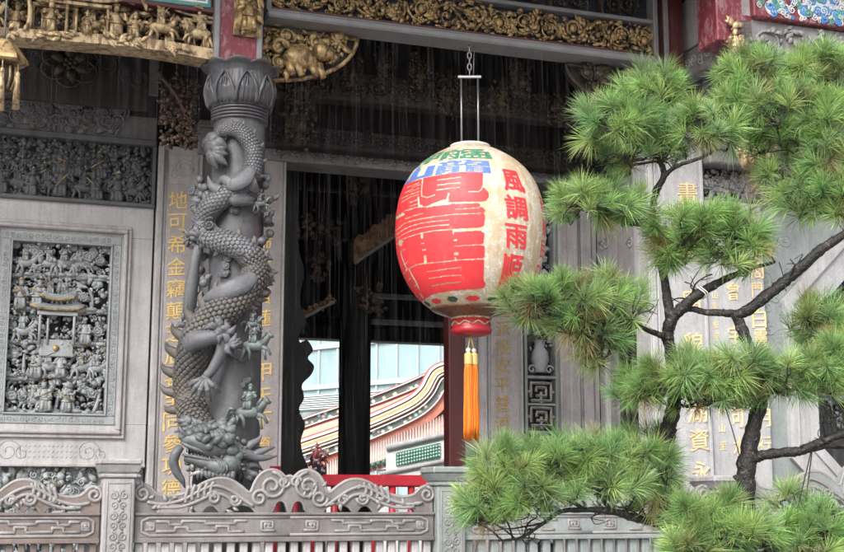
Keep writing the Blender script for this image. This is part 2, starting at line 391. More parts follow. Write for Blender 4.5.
def spiral_pts(cx, cz, r0, r1, turns, a0, n=22, cw=1):
    t = np.linspace(0, 1, n); a = a0 + cw * t * turns * 2 * math.pi; r = r0 + (r1 - r0) * t
    return np.stack([cx + r * np.cos(a), cz + r * np.sin(a)], -1)
def xz(P, y): P = np.asarray(P); return np.stack([P[:, 0], np.full(len(P), y) if np.ndim(y) == 0 else y, P[:, 1]], -1)
def cloud(mb, x, y, z, r, n=3):
    for k in range(n):
        cx, cz = x + jit(.8 * r), z + jit(.45 * r); q = r * rnd.uniform(.4, .6)
        mb.ell((cx, y + .15 * r, cz), (q * 1.05, .35 * r, q * .95), 0, 9, 6)
        mb.tube(xz(spiral_pts(cx, cz, q * .95, q * .1, 1.6, rnd.uniform(0, 6), 18, rnd.choice([-1, 1])), y - .22 * r), .13 * q, 5)
def leaf(mb, x, y, z, l, a, wd=.35, curl=.3):
    t = np.linspace(0, 1, 6); aa = a + curl * t
    P = np.stack([x + np.cumsum(np.cos(aa)) / 6 * l, np.full(6, y) - .12 * l * np.sin(t * 3.1), z + np.cumsum(np.sin(aa)) / 6 * l], -1)
    mb.tube(P, np.array([.12, .7, 1, .85, .5, .06]) * wd * l * .5, 5, flat=.45, flatdir=(0.05, 1, 0.02))
def flower(mb, x, y, z, r, n=6):
    for k in range(n):
        a = k / n * 6.283 + .3
        mb.ell((x + .6 * r * math.cos(a), y - .1 * r, z + .6 * r * math.sin(a)), (.36 * r, .2 * r, .36 * r), 0, 7, 5)
    mb.ell((x, y - .3 * r, z), (.35 * r, .25 * r, .35 * r), 0, 7, 5)
def tree_carved(mb, x, y, z, h):
    P = smooth_path([(x, y, z), (x + jit(.12) * h, y, z + .35 * h), (x + jit(.15) * h, y, z + .65 * h)], 7)
    mb.tube(P, np.linspace(.07, .04, 7) * h, 5)
    for k in range(9):
        a = rnd.uniform(-.4, 3.54); r = rnd.uniform(.1, .33) * h
        leaf(mb, P[-1][0] + .3 * r * math.cos(a), y - jit(.05) * h, P[-1][2] + .3 * r * math.sin(a), .34 * h, a, .5, jit(.8))
def pavilion(mb, x, y, z, wd, h, mg=None):
    """a carved pavilion: two posts, beam, curved double roof"""
    g = mg if mg is not None else mb
    for sd in (-1, 1): mb.tube([(x + sd * .38 * wd, y - .03, z), (x + sd * .38 * wd, y - .03, z + .62 * h)], .035 * wd, 6)
    mb.box((x - .45 * wd, y - .05, z + .56 * h), (x + .45 * wd, y, z + .63 * h), .003)
    for q, (ww, zz) in enumerate(((.62, .66), (.42, .86))):
        n = 11; t = np.linspace(-1, 1, n)
        for k in range(5):
            f = k / 4
            P = np.stack([x + t * ww * wd * (1 - .28 * f), np.full(n, y - .07 * (1 - f)), z + (zz + .11 * f + .09 * np.abs(t) ** 3 * (1 - .3 * f)) * h], -1)
            (g if k == 0 else mb).tube(P, .022 * wd if k else .03 * wd, 5)
    mb.tube([(x - .2 * wd, y - .01, z), (x - .2 * wd, y - .01, z + .5 * h)], .03 * wd, 5)
def scene_carving(mb, u0, u1, w0, w1, v, h, density=1.0, mg=None, clouds=.25, pav=.12):
    """a row of a crowded carved scene between u0 and u1"""
    x = u0 + .25 * h
    while x < u1 - .2 * h:
        k = rnd.random(); y = v + jit(.02); z = w0 + jit(.03) * h
        if k < .34: d = rnd.choice([-1, 1]); horse(mb, x + .1 * h, y, z, h * rnd.uniform(.85, 1.0), d, mg); x += .62 * h / density
        elif k < .34 + clouds: cloud(mb, x, y, w0 + rnd.uniform(.3, .75) * h, .26 * h); x += .3 * h / density
        elif k < .34 + clouds + pav: tree_carved(mb, x, y, z, h); x += .45 * h / density
        else: figure(mb, x, y - .02, z, h * rnd.uniform(.75, .95), mg, rnd.random() < .5, jit(.15)); x += .36 * h / density
    n = max(3, int((u1 - u0) / (.28 * h)))
    for k in range(n):
        xx = u0 + (k + .5) * (u1 - u0) / n
        mb.ell((xx, v + .01, w0 + jit(.05) * h), (.2 * h, .05, .07 * h), 0, 8, 5)
    for k in range(int(n * 1.6)):
        xx = rnd.uniform(u0, u1); leaf(mb, xx, v - .01 + jit(.02), rnd.uniform(w0, w0 + h), .22 * h, rnd.uniform(0, 6.28), .4, jit(1))
def bed(mb, inside, n, v, l, dv=.03):
    """a rough bed of undercut leaves, rocks and curls behind the figures"""
    for k in range(n):
        x, z = inside(); y = v + jit(dv); q = rnd.random()
        if q < .45: leaf(mb, x, y, z, l * rnd.uniform(.5, 1.1), rnd.uniform(0, 6.28), rnd.uniform(.3, .8), jit(1.6))
        elif q < .8: mb.ell((x, y, z), (l * rnd.uniform(.12, .34), l * .25, l * rnd.uniform(.12, .3)), 0, 6, 5, rotm(1, rnd.uniform(0, 3)))
        else: mb.tube(xz(spiral_pts(x, z, l * .3, l * .05, 1.3, rnd.uniform(0, 6), 10, rnd.choice([-1, 1])), y - .01), l * .07, 4)
def rect_in(u0, u1, w0, w1, holes=()):
    def f():
        while True:
            x, z = rnd.uniform(u0, u1), rnd.uniform(w0, w1)
            if all(((x - hx) / rx) ** 2 + ((z - hz) / rz) ** 2 > 1 for hx, hz, rx, rz in holes): return x, z
    return f
def scrollwork(mb, u0, u1, w0, w1, v, r=None, flowers=True, lvl=1.0):
    """running foliage scroll filling a band"""
    H = w1 - w0; x = u0; k = 0; step = H * .85
    while x < u1:
        up = k % 2; cz = w0 + H * (.5 + .06 * (1 if up else -1)); cx = x + step / 2; cw = 1 if up else -1
        a0 = math.pi if True else 0
        mb.tube(xz(spiral_pts(cx, cz, H * .46, H * .1, 1.35, math.pi + jit(.3), 20, cw), v + jit(.008)), np.linspace(.055, .035, 20) * H, 5)
        for q in range(20):
            a = rnd.uniform(0, 6.283); rr = H * rnd.uniform(.15, .5)
            leaf(mb, cx + rr * math.cos(a), v - rnd.uniform(0, .03), cz + rr * math.sin(a) * .95, H * rnd.uniform(.2, .36), a + rnd.uniform(.6, 1.6) * cw, .5, 1.0 * cw)
        if flowers and k % 3 == 1: flower(mb, cx, v - .02, cz, H * .2)
        elif k % 3 == 2: mb.ell((cx, v - .02, cz), (H * .13, .03, H * .15), 0, 8, 6); mb.tube(xz(spiral_pts(cx, cz, H * .2, H * .24, .7, 0, 8), v - .02), .03 * H, 5)
        else: mb.ell((cx, v - .02, cz), (H * .1, .02, H * .1), 0, 8, 6)
        x += step; k += 1
# engraved bands: raised lines on stone
def polylines(mb, lines, v, r, n=5, flat=.7):
    for L in lines:
        L = np.asarray(L, float)
        mb.tube(xz(L, v), r, n, flat=flat, flatdir=(0.03, 1, 0.02))
def meander(cx, cz, s, mirror=1):
    P = [(-1, -.8), (1, -.8), (1, .8), (-.6, .8), (-.6, -.35), (.55, -.35), (.55, .4), (-.15, .4), (-.15, .05), (.2, .05)]
    return [[(cx + mirror * x * s, cz + z * s) for x, z in P]]
def rope_line(P, q=4):                    # densify so that bevelled corners stay crisp
    out = []
    for a, b in zip(P[:-1], P[1:]):
        for k in range(q): out.append(tuple(np.asarray(a) + (np.asarray(b) - np.asarray(a)) * k / q))
    out.append(P[-1]); return out

# ============================================================ SETTING
def V3(*a): return np.array(a, float)
FLOOR = 0.8
mb = MB(); g = np.linspace(-1, 1, 2)
mb.box((-400, -60, -0.5), (400, 700, 0.0), 0)
m, t, b = nodes('wet_courtyard_paving'); vec = coords(t)
bk = t.nodes.new('ShaderNodeTexBrick'); bk.inputs['Scale'].default_value = 1.0; bk.inputs['Mortar Size'].default_value = 0.008
bk.inputs['Color1'].default_value = (.21, .20, .20, 1); bk.inputs['Color2'].default_value = (.26, .25, .245, 1); bk.inputs['Mortar'].default_value = (.08, .08, .08, 1)
t.links.new(vec, bk.inputs['Vector'])
t.links.new(mixc(t, ramp(t, noise(t, vec, .8, 6, .7), [(.3, 0), (.7, .5)]), bk.outputs[0], (.16, .155, .15)), b.inputs['Base Color'])
b.inputs['Roughness'].default_value = .35; bump(t, b, noise(t, vec, 40, 5, .7), .004, .5)
single('courtyard_ground', mb, m, None, None, (0, 0, 0), 'W', kind='structure')
mb = MB(); mb.box((-9, -1.15, 0.02), (14, 9.5, FLOOR), .02)
single('porch_floor', mb, M['stone'], None, None, kind='structure')

# ---- roof over porch and hall (its tiles and eave keep the porch in the shade)
V1 = 1.65                                 # depth of the porch: the carved wall stands there
T = Thing('temple_roof', 'broad overhanging temple roof above the porch, dark timber underneath', 'roof', (0, 4, 6.6))
mb = MB(); mb.box((-9, -0.9, 6.62), (12.5, 9.2, 6.72), .0)
T.part('ceiling', mb, M['wood_dark'])
mb = MB()
mb.add([(-9, -1.5, 6.75), (12.5, -1.5, 6.75), (12.5, 4, 9.0), (-9, 4, 9.0), (12.5, 9.6, 6.75), (-9, 9.6, 6.75)], [[0, 1, 2, 3], [3, 2, 4, 5]], None, 0, False)
T.part('tile_slope', mb, M['roof_red'])
mb = MB()
for k in range(72): mb.tube([(-9 + k * .3, -1.45, 6.72), (-9 + k * .3, -0.8, 6.74)], .05, 6)
T.part('eave_rafters', mb, M['red_dark'])

# ============================================================ STONE WALL LEFT OF THE DOOR (v = V1)
def fr(px, py, v): return at(px, py, v)
T = Thing('carved_wall', 'grey granite porch wall with a pierced square panel, left of the dragon column', 'wall', (-1.9, V1, FLOOR))
uL = -4.5; uR = atu(154.5, V1, 200)
def rect_px(x0, y0, x1, y1, v):          # facade rectangle from two corners of the photo (mean of left and right)
    a = at(x0, y0, v); b_ = at(x1, y1, v); return a[0], b_[0], b_[1], a[1]
px_u = lambda x, y=300, v=V1: at(x, y, v)[0]
zt = at(120, 236, V1)[1]; zb = at(118, 432, V1)[1]
pu0, pu1, pz0, pz1 = px_u(-6, 330), px_u(120, 330), zb, zt       # outer edge of carved frame
iu0, iu1 = px_u(9, 330), px_u(107, 330); iz0 = at(107, 415, V1)[1]; iz1 = at(107, 246, V1)[1]
mb = MB(); V1b = V1 + 0.28
bz0, bz1 = at(152, 206, V1)[1], at(152, 147, V1)[1]              # dark carved battle band
# slabs around the openings
mb.box((uL, V1, iz1 + .09), (uR, V1b, bz0), .006)                 # above the pierced panel
mb.box((uL, V1, pz0 - .32), (uR, V1b, iz0 - .09), .006)           # sill slab
mb.box((uL, V1, iz0 - .09), (iu0 - .10, V1b, iz1 + .09), .006)
mb.box((iu1 + .10, V1, iz0 - .09), (uR, V1b, iz1 + .09), .006)
mb.box((uL, V1 + .03, FLOOR), (uR, V1b, FLOOR + .3), .006)
T.part('wall_slab', mb, M['stone_lt'])
# moulded outer frame and carved inner frame
def ring(mb, u0, u1, w0, w1, wd, v0, v1, ch=.006, mi=0):
    mb.box((u0, v0, w1 - wd), (u1, v1, w1), ch, mi); mb.box((u0, v0, w0), (u1, v1, w0 + wd), ch, mi)
    mb.box((u0, v0, w0 + wd), (u0 + wd, v1, w1 - wd), ch, mi); mb.box((u1 - wd, v0, w0 + wd), (u1, v1, w1 - wd), ch, mi)
mb = MB(); ring(mb, pu0 - .09, pu1 + .075, pz0 - .065, pz1 + .09, .035, V1 - .035, V1 + .05); ring(mb, pu0 - .055, pu1 + .04, pz0 - .03, pz1 + .055, .04, V1 - .06, V1 + .05, .012)
T.part('outer_moulding', mb, M['stone_pink'])
lw = T.part('lattice_frame', (lambda mb: (ring(mb, iu0 - .105, iu1 + .105, iz0 - .095, iz1 + .095, .082, V1 - .012, V1 + .15), ring(mb, iu0 - .024, iu1 + .024, iz0 - .014, iz1 + .014, .02, V1 - .03, V1 + .15), mb)[-1])(MB()), M['stone_carve'])
# fine scroll engraving on the frame
mb = MB()
per = [(iu0 - .07 + k * .055, iz1 + .05) for k in range(int((iu1 - iu0 + .15) / .055))] + [(iu0 - .07 + k * .055, iz0 - .055) for k in range(int((iu1 - iu0 + .15) / .055))] + [(iu1 + .063, iz0 + k * .055) for k in range(int((iz1 - iz0) / .055))] + [(iu0 - .064, iz0 + k * .055) for k in range(int((iz1 - iz0) / .055))]
for (x, z) in per: polylines(mb, [spiral_pts(x, z, .026, .006, 1.4, rnd.uniform(0, 6), 12, rnd.choice([-1, 1]))], V1 - .013, .005, 4)
T.part('frame_engraving', mb, M['stone_carve'], lw)
# pierced carving: three tiers of warriors and a pavilion
mb = MB(); mg = MB(); pv = V1 + .06; H = iz1 - iz0; Wd = iu1 - iu0
for row in range(5):
    zz = iz0 + (0.01 + row * .2) * H
    if row == 2:
        scene_carving(mb, iu0, iu0 + Wd * .3, zz, 0, pv, .21 * H, 1.5, mg); scene_carving(mb, iu1 - Wd * .32, iu1, zz, 0, pv, .21 * H, 1.5, mg)
    else: scene_carving(mb, iu0, iu1, zz, 0, pv, .205 * H, 1.45, mg)
    mb.tube(xz([(iu0 + q / 8 * Wd, zz + jit(.018) * H) for q in range(9)], pv + .01), .014 * H, 5)
pavilion(mb, iu0 + .48 * Wd, pv - .06, iz0 + .40 * H, .46 * Wd, .30 * H, mg)
for k in range(10): mg.ell((iu0 + (.28 + k * .045) * Wd, pv - .14, iz0 + .60 * H), (.008, .008, .008), 0, 6, 4)
mb.box((iu0 + .32 * Wd, pv - .06, iz0 + .33 * H), (iu0 + .66 * Wd, pv, iz0 + .43 * H), .008)
mg.ell((iu0 + .48 * Wd, pv - .07, iz0 + .38 * H), (.03, .012, .03), 0, 10, 6)
for sx, sz in ((.02, .98), (.2, .97), (.35, .99), (.6, .98), (.8, .97), (.95, .98)): cloud(mb, iu0 + sx * Wd, pv, iz0 + sz * H, .07, 3)
HO = [(iu0 + fx * Wd, iz0 + fz * H, .05 * s_, .035 * s_) for fx, fz, s_ in ((.07, .93, 1.3), (.3, .95, 1.1), (.42, .93, 1), (.7, .94, 1), (.93, .93, 1.2), (.2, .70, 1.4), (.56, .70, 1.3), (.8, .76, 1.5), (.4, .50, 1.6), (.12, .33, 1), (.42, .33, 2.0), (.55, .30, 1.3), (.15, .12, 1.2), (.36, .10, 1), (.5, .08, 1.2), (.66, .05, 1.4))]
bed(mb, rect_in(iu0, iu1, iz0, iz1, HO), 900, pv + .03, .085, .03)
bed(mb, rect_in(iu0, iu1, iz0, iz1, HO), 260, pv - .04, .06, .02)
for k in range(70): (mg).ell((rnd.uniform(iu0, iu1), pv - .085, rnd.uniform(iz0, iz1)), (.008, .008, .012), 0, 5, 4)
cv = T.part('pierced_carving', mb, M['stone_carve']); T.part('gilded_detail', mg, M['gold'], cv)
mb = MB(); mb.box((iu0 - .1, V1 + .2, iz0 - .1), (iu1 + .1, V1 + .26, iz1 + .1), 0); T.part('shade_black', mb, M['shade_black'])
# bits of white and pink cloth seen through the openwork are porcelain inlays of the carving
mb = MB()
for (x, y) in ((91, 290), (89, 311), (95, 310), (100, 312), (8, 373), (101, 373)):
    u, z = at(x, y, pv); mb.ell((u, pv + .03, z), (.022, .015, .028), 0, 7, 5)
T.part('white_inlay', mb, M['white'], cv)
# the dark battle band
mb = MB(); mb.box((uL, V1 + .10, bz0 - .005), (uR, V1b, bz1 + .02), .0); T.part('band_ground', mb, M['shade_black'])
mb = MB(); mg = MB(); hb = bz1 - bz0
for k, (zz, hh) in enumerate(((bz0 + .02, .62), (bz0 + .42 * hb, .55))):
    scene_carving(mb, px_u(-8, 170), uR - .03, zz, 0, V1 + .05 + .03 * k, hh * hb, 1.35, mg, .2, .1)
bed(mb, rect_in(px_u(-8, 170), uR - .03, bz0 + .02, bz1 - .01), 700, V1 + .06, .10, .04)
cv = T.part('battle_band', mb, M['stone_dark']); T.part('gilded_detail', mg, M['gold'], cv)
mb = MB(); mb.box((uL, V1 - .05, bz0 - .028), (uR, V1 + .1, bz0 + .012), .008); mb.box((uL, V1 - .05, bz1), (uR, V1 + .12, bz1 + .06), .01); mb.box((uR - .03, V1 - .04, bz0 + .012), (uR, V1 + .1, bz1), .006)
T.part('band_border', mb, M['stone_dark'])
# upper dim relief slab with rounded cloud end
mb = MB(); ztop = at(120, 92, V1)[1]; mb.box((uL, V1 + .02, bz1 + .06), (uR, V1b, ztop), .01); mb.box((uL, V1, ztop), (uR, V1b, ztop + .5), .01)
for k in range(26): cloud(mb, rnd.uniform(px_u(-5, 115), px_u(112, 115)), V1 + .01, rnd.uniform(bz1 + .14, ztop - .08), .13, 3)
bed(mb, rect_in(px_u(-5, 115), px_u(114, 115), bz1 + .1, ztop - .05), 160, V1 + .015, .14, .015)
for dd in (0, .035): mb.tube(xz(smooth_path([(px_u(120, 100) + dd, ztop - .02), (px_u(122, 110) + dd + .03, (ztop + bz1) / 2 + .05), (px_u(112, 130) + dd, bz1 + .1)], 14), V1 - .0), .012, 5)
T.part('dim_relief', mb, M['stone_dim'])
# low inscribed sill and pale dado relief behind the balustrade
mb = MB(); zs = pz0 - .32
mb.box((uL, V1 - .03, zs - .01), (uR, V1 + .1, zs + .018), .006)
for k in range(16):
    for q in range(3): polylines(mb, [rope_line([(px_u(20 + k * 4.6, 445), zs + .07 + q * .05), (px_u(22 + k * 4.6, 445), zs + .085 + q * .05)], 2)], V1 - .001, .004, 4)
for cx in (px_u(88, 447), px_u(8, 447)): polylines(mb, [spiral_pts(cx, zs + .13, .11, .02, 1.6, 0, 26), spiral_pts(cx + .12, zs + .11, .06, .01, 1.4, 2, 20)], V1 - .001, .006, 4)
T.part('inscribed_sill', mb, M['stone_pink'])
mb = MB(); mb.box((uL, V1 + .1, FLOOR + .3), (uR, V1b, zs), 0); T.part('dado_ground', mb, M['stone_green'])
mb = MB(); mg = MB(); hd = zs - FLOOR - .3
scene_carving(mb, px_u(-8, 500), uR - .05, FLOOR + .35, 0, V1 + .06, hd * .55, 1.2, mg, .35, .3)
scene_carving(mb, px_u(-8, 500), uR - .05, FLOOR + .3 + hd * .48, 0, V1 + .07, hd * .5, 1.2, mg, .5, .25)
bed(mb, rect_in(px_u(-8, 500), uR - .03, FLOOR + .3, zs - .02), 420, V1 + .07, .12, .04)
cv = T.part('dado_relief', mb, M['stone_carve']); T.part('gilded_detail', mg, M['gold'], cv)

# ============================================================ INSCRIBED PILASTERS
def pilaster(label, x0, x1, ytop, ybase, v, text, ys, tx, hpx, mats=('stone_pink', 'stone_panel', 'gold_text'), moulds=(.12, .2), slantx=0.0, top_relief=None, width=None, group='inscribed stone pilasters'):
    u0, u1 = px_u(x0, 300, v), px_u(x1, 300, v); z1 = at((x0 + x1) / 2, ytop, v)[1]
    T = Thing('inscribed_pilaster', label, 'pilaster', ((u0 + u1) / 2, v, FLOOR), group=group)
    W = u1 - u0; mb = MB(); mb.box((u0, v, FLOOR), (u1, v + .3, z1), .008)
    mb.box((u0 + .004, v - .03, FLOOR), (u0 + W * moulds[0], v, z1 - .01), .012)
    if moulds[0] > .08: mb.tube([(u0 + W * (moulds[0] + .05), v, FLOOR), (u0 + W * (moulds[0] + .05), v, z1 - .05)], .012, 8)
    mb.box((u1 - W * .06, v - .02, FLOOR), (u1 - .003, v, z1 - .01), .006)
    T.part('shaft', mb, M[mats[0]])
    pa, pb = u0 + W * moulds[1], u1 - W * .1; zt2 = z1 - .09
    mb = MB(); zr = at((x0 + x1) / 2, top_relief, v)[1] if top_relief else zt2
    mb.box((pa, v - .012, FLOOR + .1), (pb, v, zr), .005); T.part('inscription_panel', mb, M[mats[1]])
    if top_relief:
        mb = MB(); mb.box((pa, v - .010, zr + .02), (pb, v, zt2), .004); cx = (pa + pb) / 2; cz = (zr + zt2) / 2 + .03
        polylines(mb, [[(cx + math.cos(a) * .09, cz + math.sin(a) * .085) for a in np.linspace(0, 6.283, 18)], [(cx + math.cos(a) * .05, cz + math.sin(a) * .05) for a in np.linspace(-.4, 3.5, 12)],
                       spiral_pts(cx - .09, cz - .07, .05, .01, 1.3, 1, 14), spiral_pts(cx + .09, cz - .07, .05, .01, 1.3, 2, 14, -1)], v - .012, .008, 5)
        T.part('top_relief', mb, M[mats[0]])
    for ch, y, x in zip(text, ys, tx):
        mb = MB(); u, z = at(x, y, v - .013); h = hpx * s_at(x, y, v); put_glyph(mb, GT, ch, u, v - .013, z, h, h * 1.0, 0, 0, .012); T.part('character', mb, M[mats[2]])
    return T
ys = [200 + k * 22.15 for k in range(14)]
pilaster('pinkish granite pilaster left of the dragon column with bright gold characters', 153, 199, 146, 0, V1 - .02, '地可希金竊顛芝店客至同參功德', ys, [178 - k * .55 for k in range(14)], 18.5, moulds=(.14, .26), top_relief=186)
pilaster('granite pilaster between the dragon column and the dark doorway, gold characters half hidden', 246, 284, 150, 0, V1 - .02, '瑞氣寶蓮人甲天下資', [240, 268, 296, 318, 345, 372, 396, 420, 445], [263] * 9, 17, moulds=(.05, .14))
ys = [290] + [327, 350, 365, 383, 405, 424, 440, 458]; ys = [290 + k * 19.0 for k in range(10)]
pilaster('pinkish granite door pilaster behind the lantern tassels with dark gold characters', 480, 522, 190, 0, V1 - .02, '天龍派接安平普渡慈福', ys, [503 - .1 * k for k in range(10)], 16, ('stone_pink', 'stone_panel', 'gold_text_dk'), moulds=(.14, .24))
# fragments between them hidden by the column
mb = MB(); mb.box((px_u(199), V1 + .02, FLOOR), (px_u(246), V1 + .3, at(222, 150, V1)[1]), .004)
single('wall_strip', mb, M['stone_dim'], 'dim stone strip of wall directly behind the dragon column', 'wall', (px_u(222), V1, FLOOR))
# ============================================================ DOORWAY
T = Thing('door_lintel', 'long weathered stone lintel over the dark doorway', 'lintel', (px_u(370, 170), V1, at(300, 170, V1)[1]))
zl0 = at(300, 164, V1)[1]; zl1 = at(300, 138, V1)[1]; ur = px_u(596, 300)
mb = MB(); mb.box((px_u(197, 150), V1 - .08, zl0), (ur, V1 + .3, zl1), .01); mb.box((px_u(197, 150), V1 - .11, zl1), (ur, V1 + .3, zl1 + .07), .012)
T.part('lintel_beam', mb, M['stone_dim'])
mb = MB(); scrollwork(mb, px_u(268, 150), ur - .1, zl0 + .03, zl1 - .02, V1 - .083, lvl=.5, flowers=False); T.part('lintel_relief', mb, M['stone_dim'])
mb = MB(); mb.box((-5, V1 + .02, zl1 + .07), (6.6, V1 + .25, 6.62), .0)
single('upper_wall', mb, M['wood_dark'], 'near black timber wall above the stone lintel', 'wall', (1, V1, zl1 + .07))
# right jamb post, lacquered
mb = MB(); mb.box((px_u(450, 400), V1 + .02, FLOOR), (px_u(466, 400), V1 + .2, zl0), .012)
single('door_jamb', mb, M['red_dark'], 'dark red lacquered door jamb behind the orange tassels', 'door jamb', (px_u(458), V1, FLOOR))
mb = MB(); mb.box((px_u(466, 400) + .002, V1 + .04, FLOOR), (px_u(480, 400), V1 + .3, zl0), .006)
single('jamb_strip', mb, M['stone_dim'], 'narrow dark grey stone strip beside the dark red door jamb', 'door jamb', (px_u(473), V1, FLOOR))
# stone lattice panel with a vase on top and a geometric key pattern
u0, u1 = px_u(523), px_u(556)
T = Thing('lattice_panel', 'tall dark stone lattice panel with vase and geometric key openwork right of the door', 'lattice panel', ((u0 + u1) / 2, V1, FLOOR))
z1 = at(540, 205, V1)[1]; zm = at(540, 378, V1)[1]; zb_ = at(540, 432, V1)[1]; cx = (u0 + u1) / 2; W = u1 - u0
mb = MB(); ring(mb, u0, u1, FLOOR, z1, .03, V1 - .03, V1 + .12); mb.box((u0, V1 - .03, zm - .01), (u1, V1 + .1, zm + .02), .005); mb.box((u0, V1 - .03, zb_ - .02), (u1, V1 + .1, zb_ + .01), .005)
T.part('panel_frame', mb, M['stone_green'])
mb = MB(); mb.box((u0, V1 + .1, FLOOR), (u1, V1 + .2, z1), 0); T.part('shade_black', mb, M['shade_black'])
mv = MB()
mv.lathe([(.0, 0), (.07, 0), (.06, .04), (.10, .13), (.085, .22), (.05, .27), (.06, .33), (.075, .34)], (cx, V1 + .02, zm + .06), 14)
mb = MB()
for k in range(34): leaf(mb, cx + jit(.11), V1 - .0, rnd.uniform(zm + .38, z1 - .05), .12, rnd.uniform(0, 6.28), .5, jit(1))
for k in range(9): flower(mb, cx + jit(.09), V1, rnd.uniform(zm + .5, z1 - .1), .05)
for sd in (-1, 1): polylines(mb, [spiral_pts(cx + sd * .1, zm + .09, .05, .01, 1.2, 0, 14)], V1, .012)
bed(mb, rect_in(u0 + .03, u1 - .03, zm + .03, z1 - .04), 110, V1 + .05, .09, .03)
T.part('flower_carving', mb, M['stone_carve']); T.part('vase', mv, M['stone_carve'])
mb = MB(); mg = MB(); hh = (zm - zb_); s = W * .30
for q in range(2):
    cz = zb_ + hh * (.28 + .46 * q)
    L = [[(cx - s, cz - s * .8), (cx + s, cz - s * .8), (cx + s, cz + s * .8), (cx - s, cz + s * .8), (cx - s, cz - s * .5)], [(cx - s * .5, cz - s * .35), (cx + s * .5, cz - s * .35), (cx + s * .5, cz + s * .4), (cx - s * .45, cz + s * .4), (cx - s * .45, cz)], [(cx, cz - s * 1.1), (cx, cz)], [(cx - s * 1.3, cz), (cx - s, cz)], [(cx + s, cz), (cx + s * 1.3, cz)]]
    polylines(mb, [rope_line(l, 3) for l in L], V1 - .0, .017, 4, 1.0); polylines(mg, [rope_line(l, 3) for l in L[:2]], V1 - .022, .004, 4)
mb.box((u0, V1, zb_ + hh * .49), (u1, V1 + .03, zb_ + hh * .53), .004)
scrollwork(mb, u0 + .04, u1 - .04, zb_ - .25, zb_ - .03, V1 + .02)
for k in range(6): cloud(mb, cx + jit(.08), V1 + .03, rnd.uniform(FLOOR + .2, zb_ - .3), .07)
kp = T.part('key_lattice', mb, M['stone_carve']); T.part('gilded_edge', mg, M['gold'], kp)
# plain moulded pilaster beyond the lattice
u0, u1 = px_u(557), px_u(598); mb = MB(); mb.box((u0, V1, FLOOR), (u1, V1 + .3, at(575, 205, V1)[1]), .01)
for a, d in ((.0, .04), (.2, .07), (.55, .05)): mb.box((u0 + a * (u1 - u0) + .01, V1 - d, FLOOR), (u0 + (a + .28) * (u1 - u0), V1, at(575, 206, V1)[1]), .016)
single('moulded_pilaster', mb, M['stone'], 'plain grey moulded stone pilaster right of the stone lattice panel', 'pilaster', ((u0 + u1) / 2, V1, FLOOR))

# ---- side wall of the porch, running toward the viewer, with a chamfered dark window
uS = u1 + .0; vS0, vS1 = .10, V1
T = Thing('side_wall', 'shaded stone side wall of the porch with a dark framed window behind the pine', 'wall', (uS, 1.0, FLOOR))
ztop = 5.0
wz0, wz1 = 1.35, 3.45; wv0, wv1 = .42, 1.42
mb = MB(); mb.box((uS, vS0, FLOOR), (uS + .3, vS1, wz0), .006); mb.box((uS, vS0, wz1), (uS + .3, vS1, ztop), .006); mb.box((uS, vS0, wz0), (uS + .3, wv0, wz1), .006); mb.box((uS, wv1, wz0), (uS + .3, vS1, wz1), .006)
T.part('wall_slab', mb, M['stone'])
mb = MB()
for (a, b2) in (((wv0 - .06, wz1), (wv1 + .06, wz1 + .07)), ((wv0 - .06, wz0 - .07), (wv1 + .06, wz0)), ((wv0 - .06, wz0), (wv0, wz1)), ((wv1, wz0), (wv1 + .06, wz1))): mb.box((uS - .04, a[0], a[1]), (uS + .1, b2[0], b2[1]), .01)
T.part('window_frame', mb, M['stone_lt'])
mb = MB()
for k in range(14): polylines
for k in range(20):
    P = spiral_pts(0, 0, .07, .015, 1.4, rnd.uniform(0, 6), 14); vv = rnd.uniform(.2, 1.55); zz = rnd.uniform(wz1 + .14, ztop - .6)
    mb.tube(np.stack([np.full(14, uS - .003), vv + P[:, 0], zz + P[:, 1]], -1), .012, 5)
T.part('scroll_relief', mb, M['stone'])
mb = MB(); mb.box((uS + .16, wv0, wz0), (uS + .2, wv1, wz1), 0); wn = T.part('dark_window', mb, M['shade_black'])  # black sheet painted as the shade inside the opening
mb = MB()
for k in range(7): z = wv0 + (k + .5) / 7 * (wv1 - wv0); mb.tube([(uS + .1, z, wz0), (uS + .1, z, wz1)], .02, 6)
T.part('bar', mb, M['wood_dark'], wn)

# ---- front slabs right of the porch with faded gold characters
VR = .06
def slab(label, x0, x1, ytop, rows, mould):
    return pilaster(label, x0, x1, ytop, 0, VR, ''.join(r[0] for r in rows), [r[2] for r in rows], [r[1] for r in rows], 22, ('stone_white', 'stone_white', 'gold_text_lt'), moulds=(.1, mould))
slab('pale granite slab pilaster behind the pine headed by a large gold character', 650, 707, 100, [('畫', 687, 193), ('廟', 691, 300), ('貌', 693, 343), ('朝', 690, 250), ('湖', 697, 412), ('資', 699, 440), ('永', 701, 472), ('福', 703, 503)], .3)
T = Thing('inscribed_slab', 'wide pale granite slab with columns of gold seal characters behind the pine fork', 'stone slab', (px_u(735, 300, VR + .03), VR + .03, FLOOR))
u0, u1 = px_u(707, 300, VR + .03) + .004, px_u(765, 300, VR + .03); z1 = at(735, 202, VR + .03)[1]
mb = MB(); mb.box((u0, VR + .03, FLOOR), (u1, VR + .3, z1), .008); T.part('slab', mb, M['stone_white'])
mb = MB()
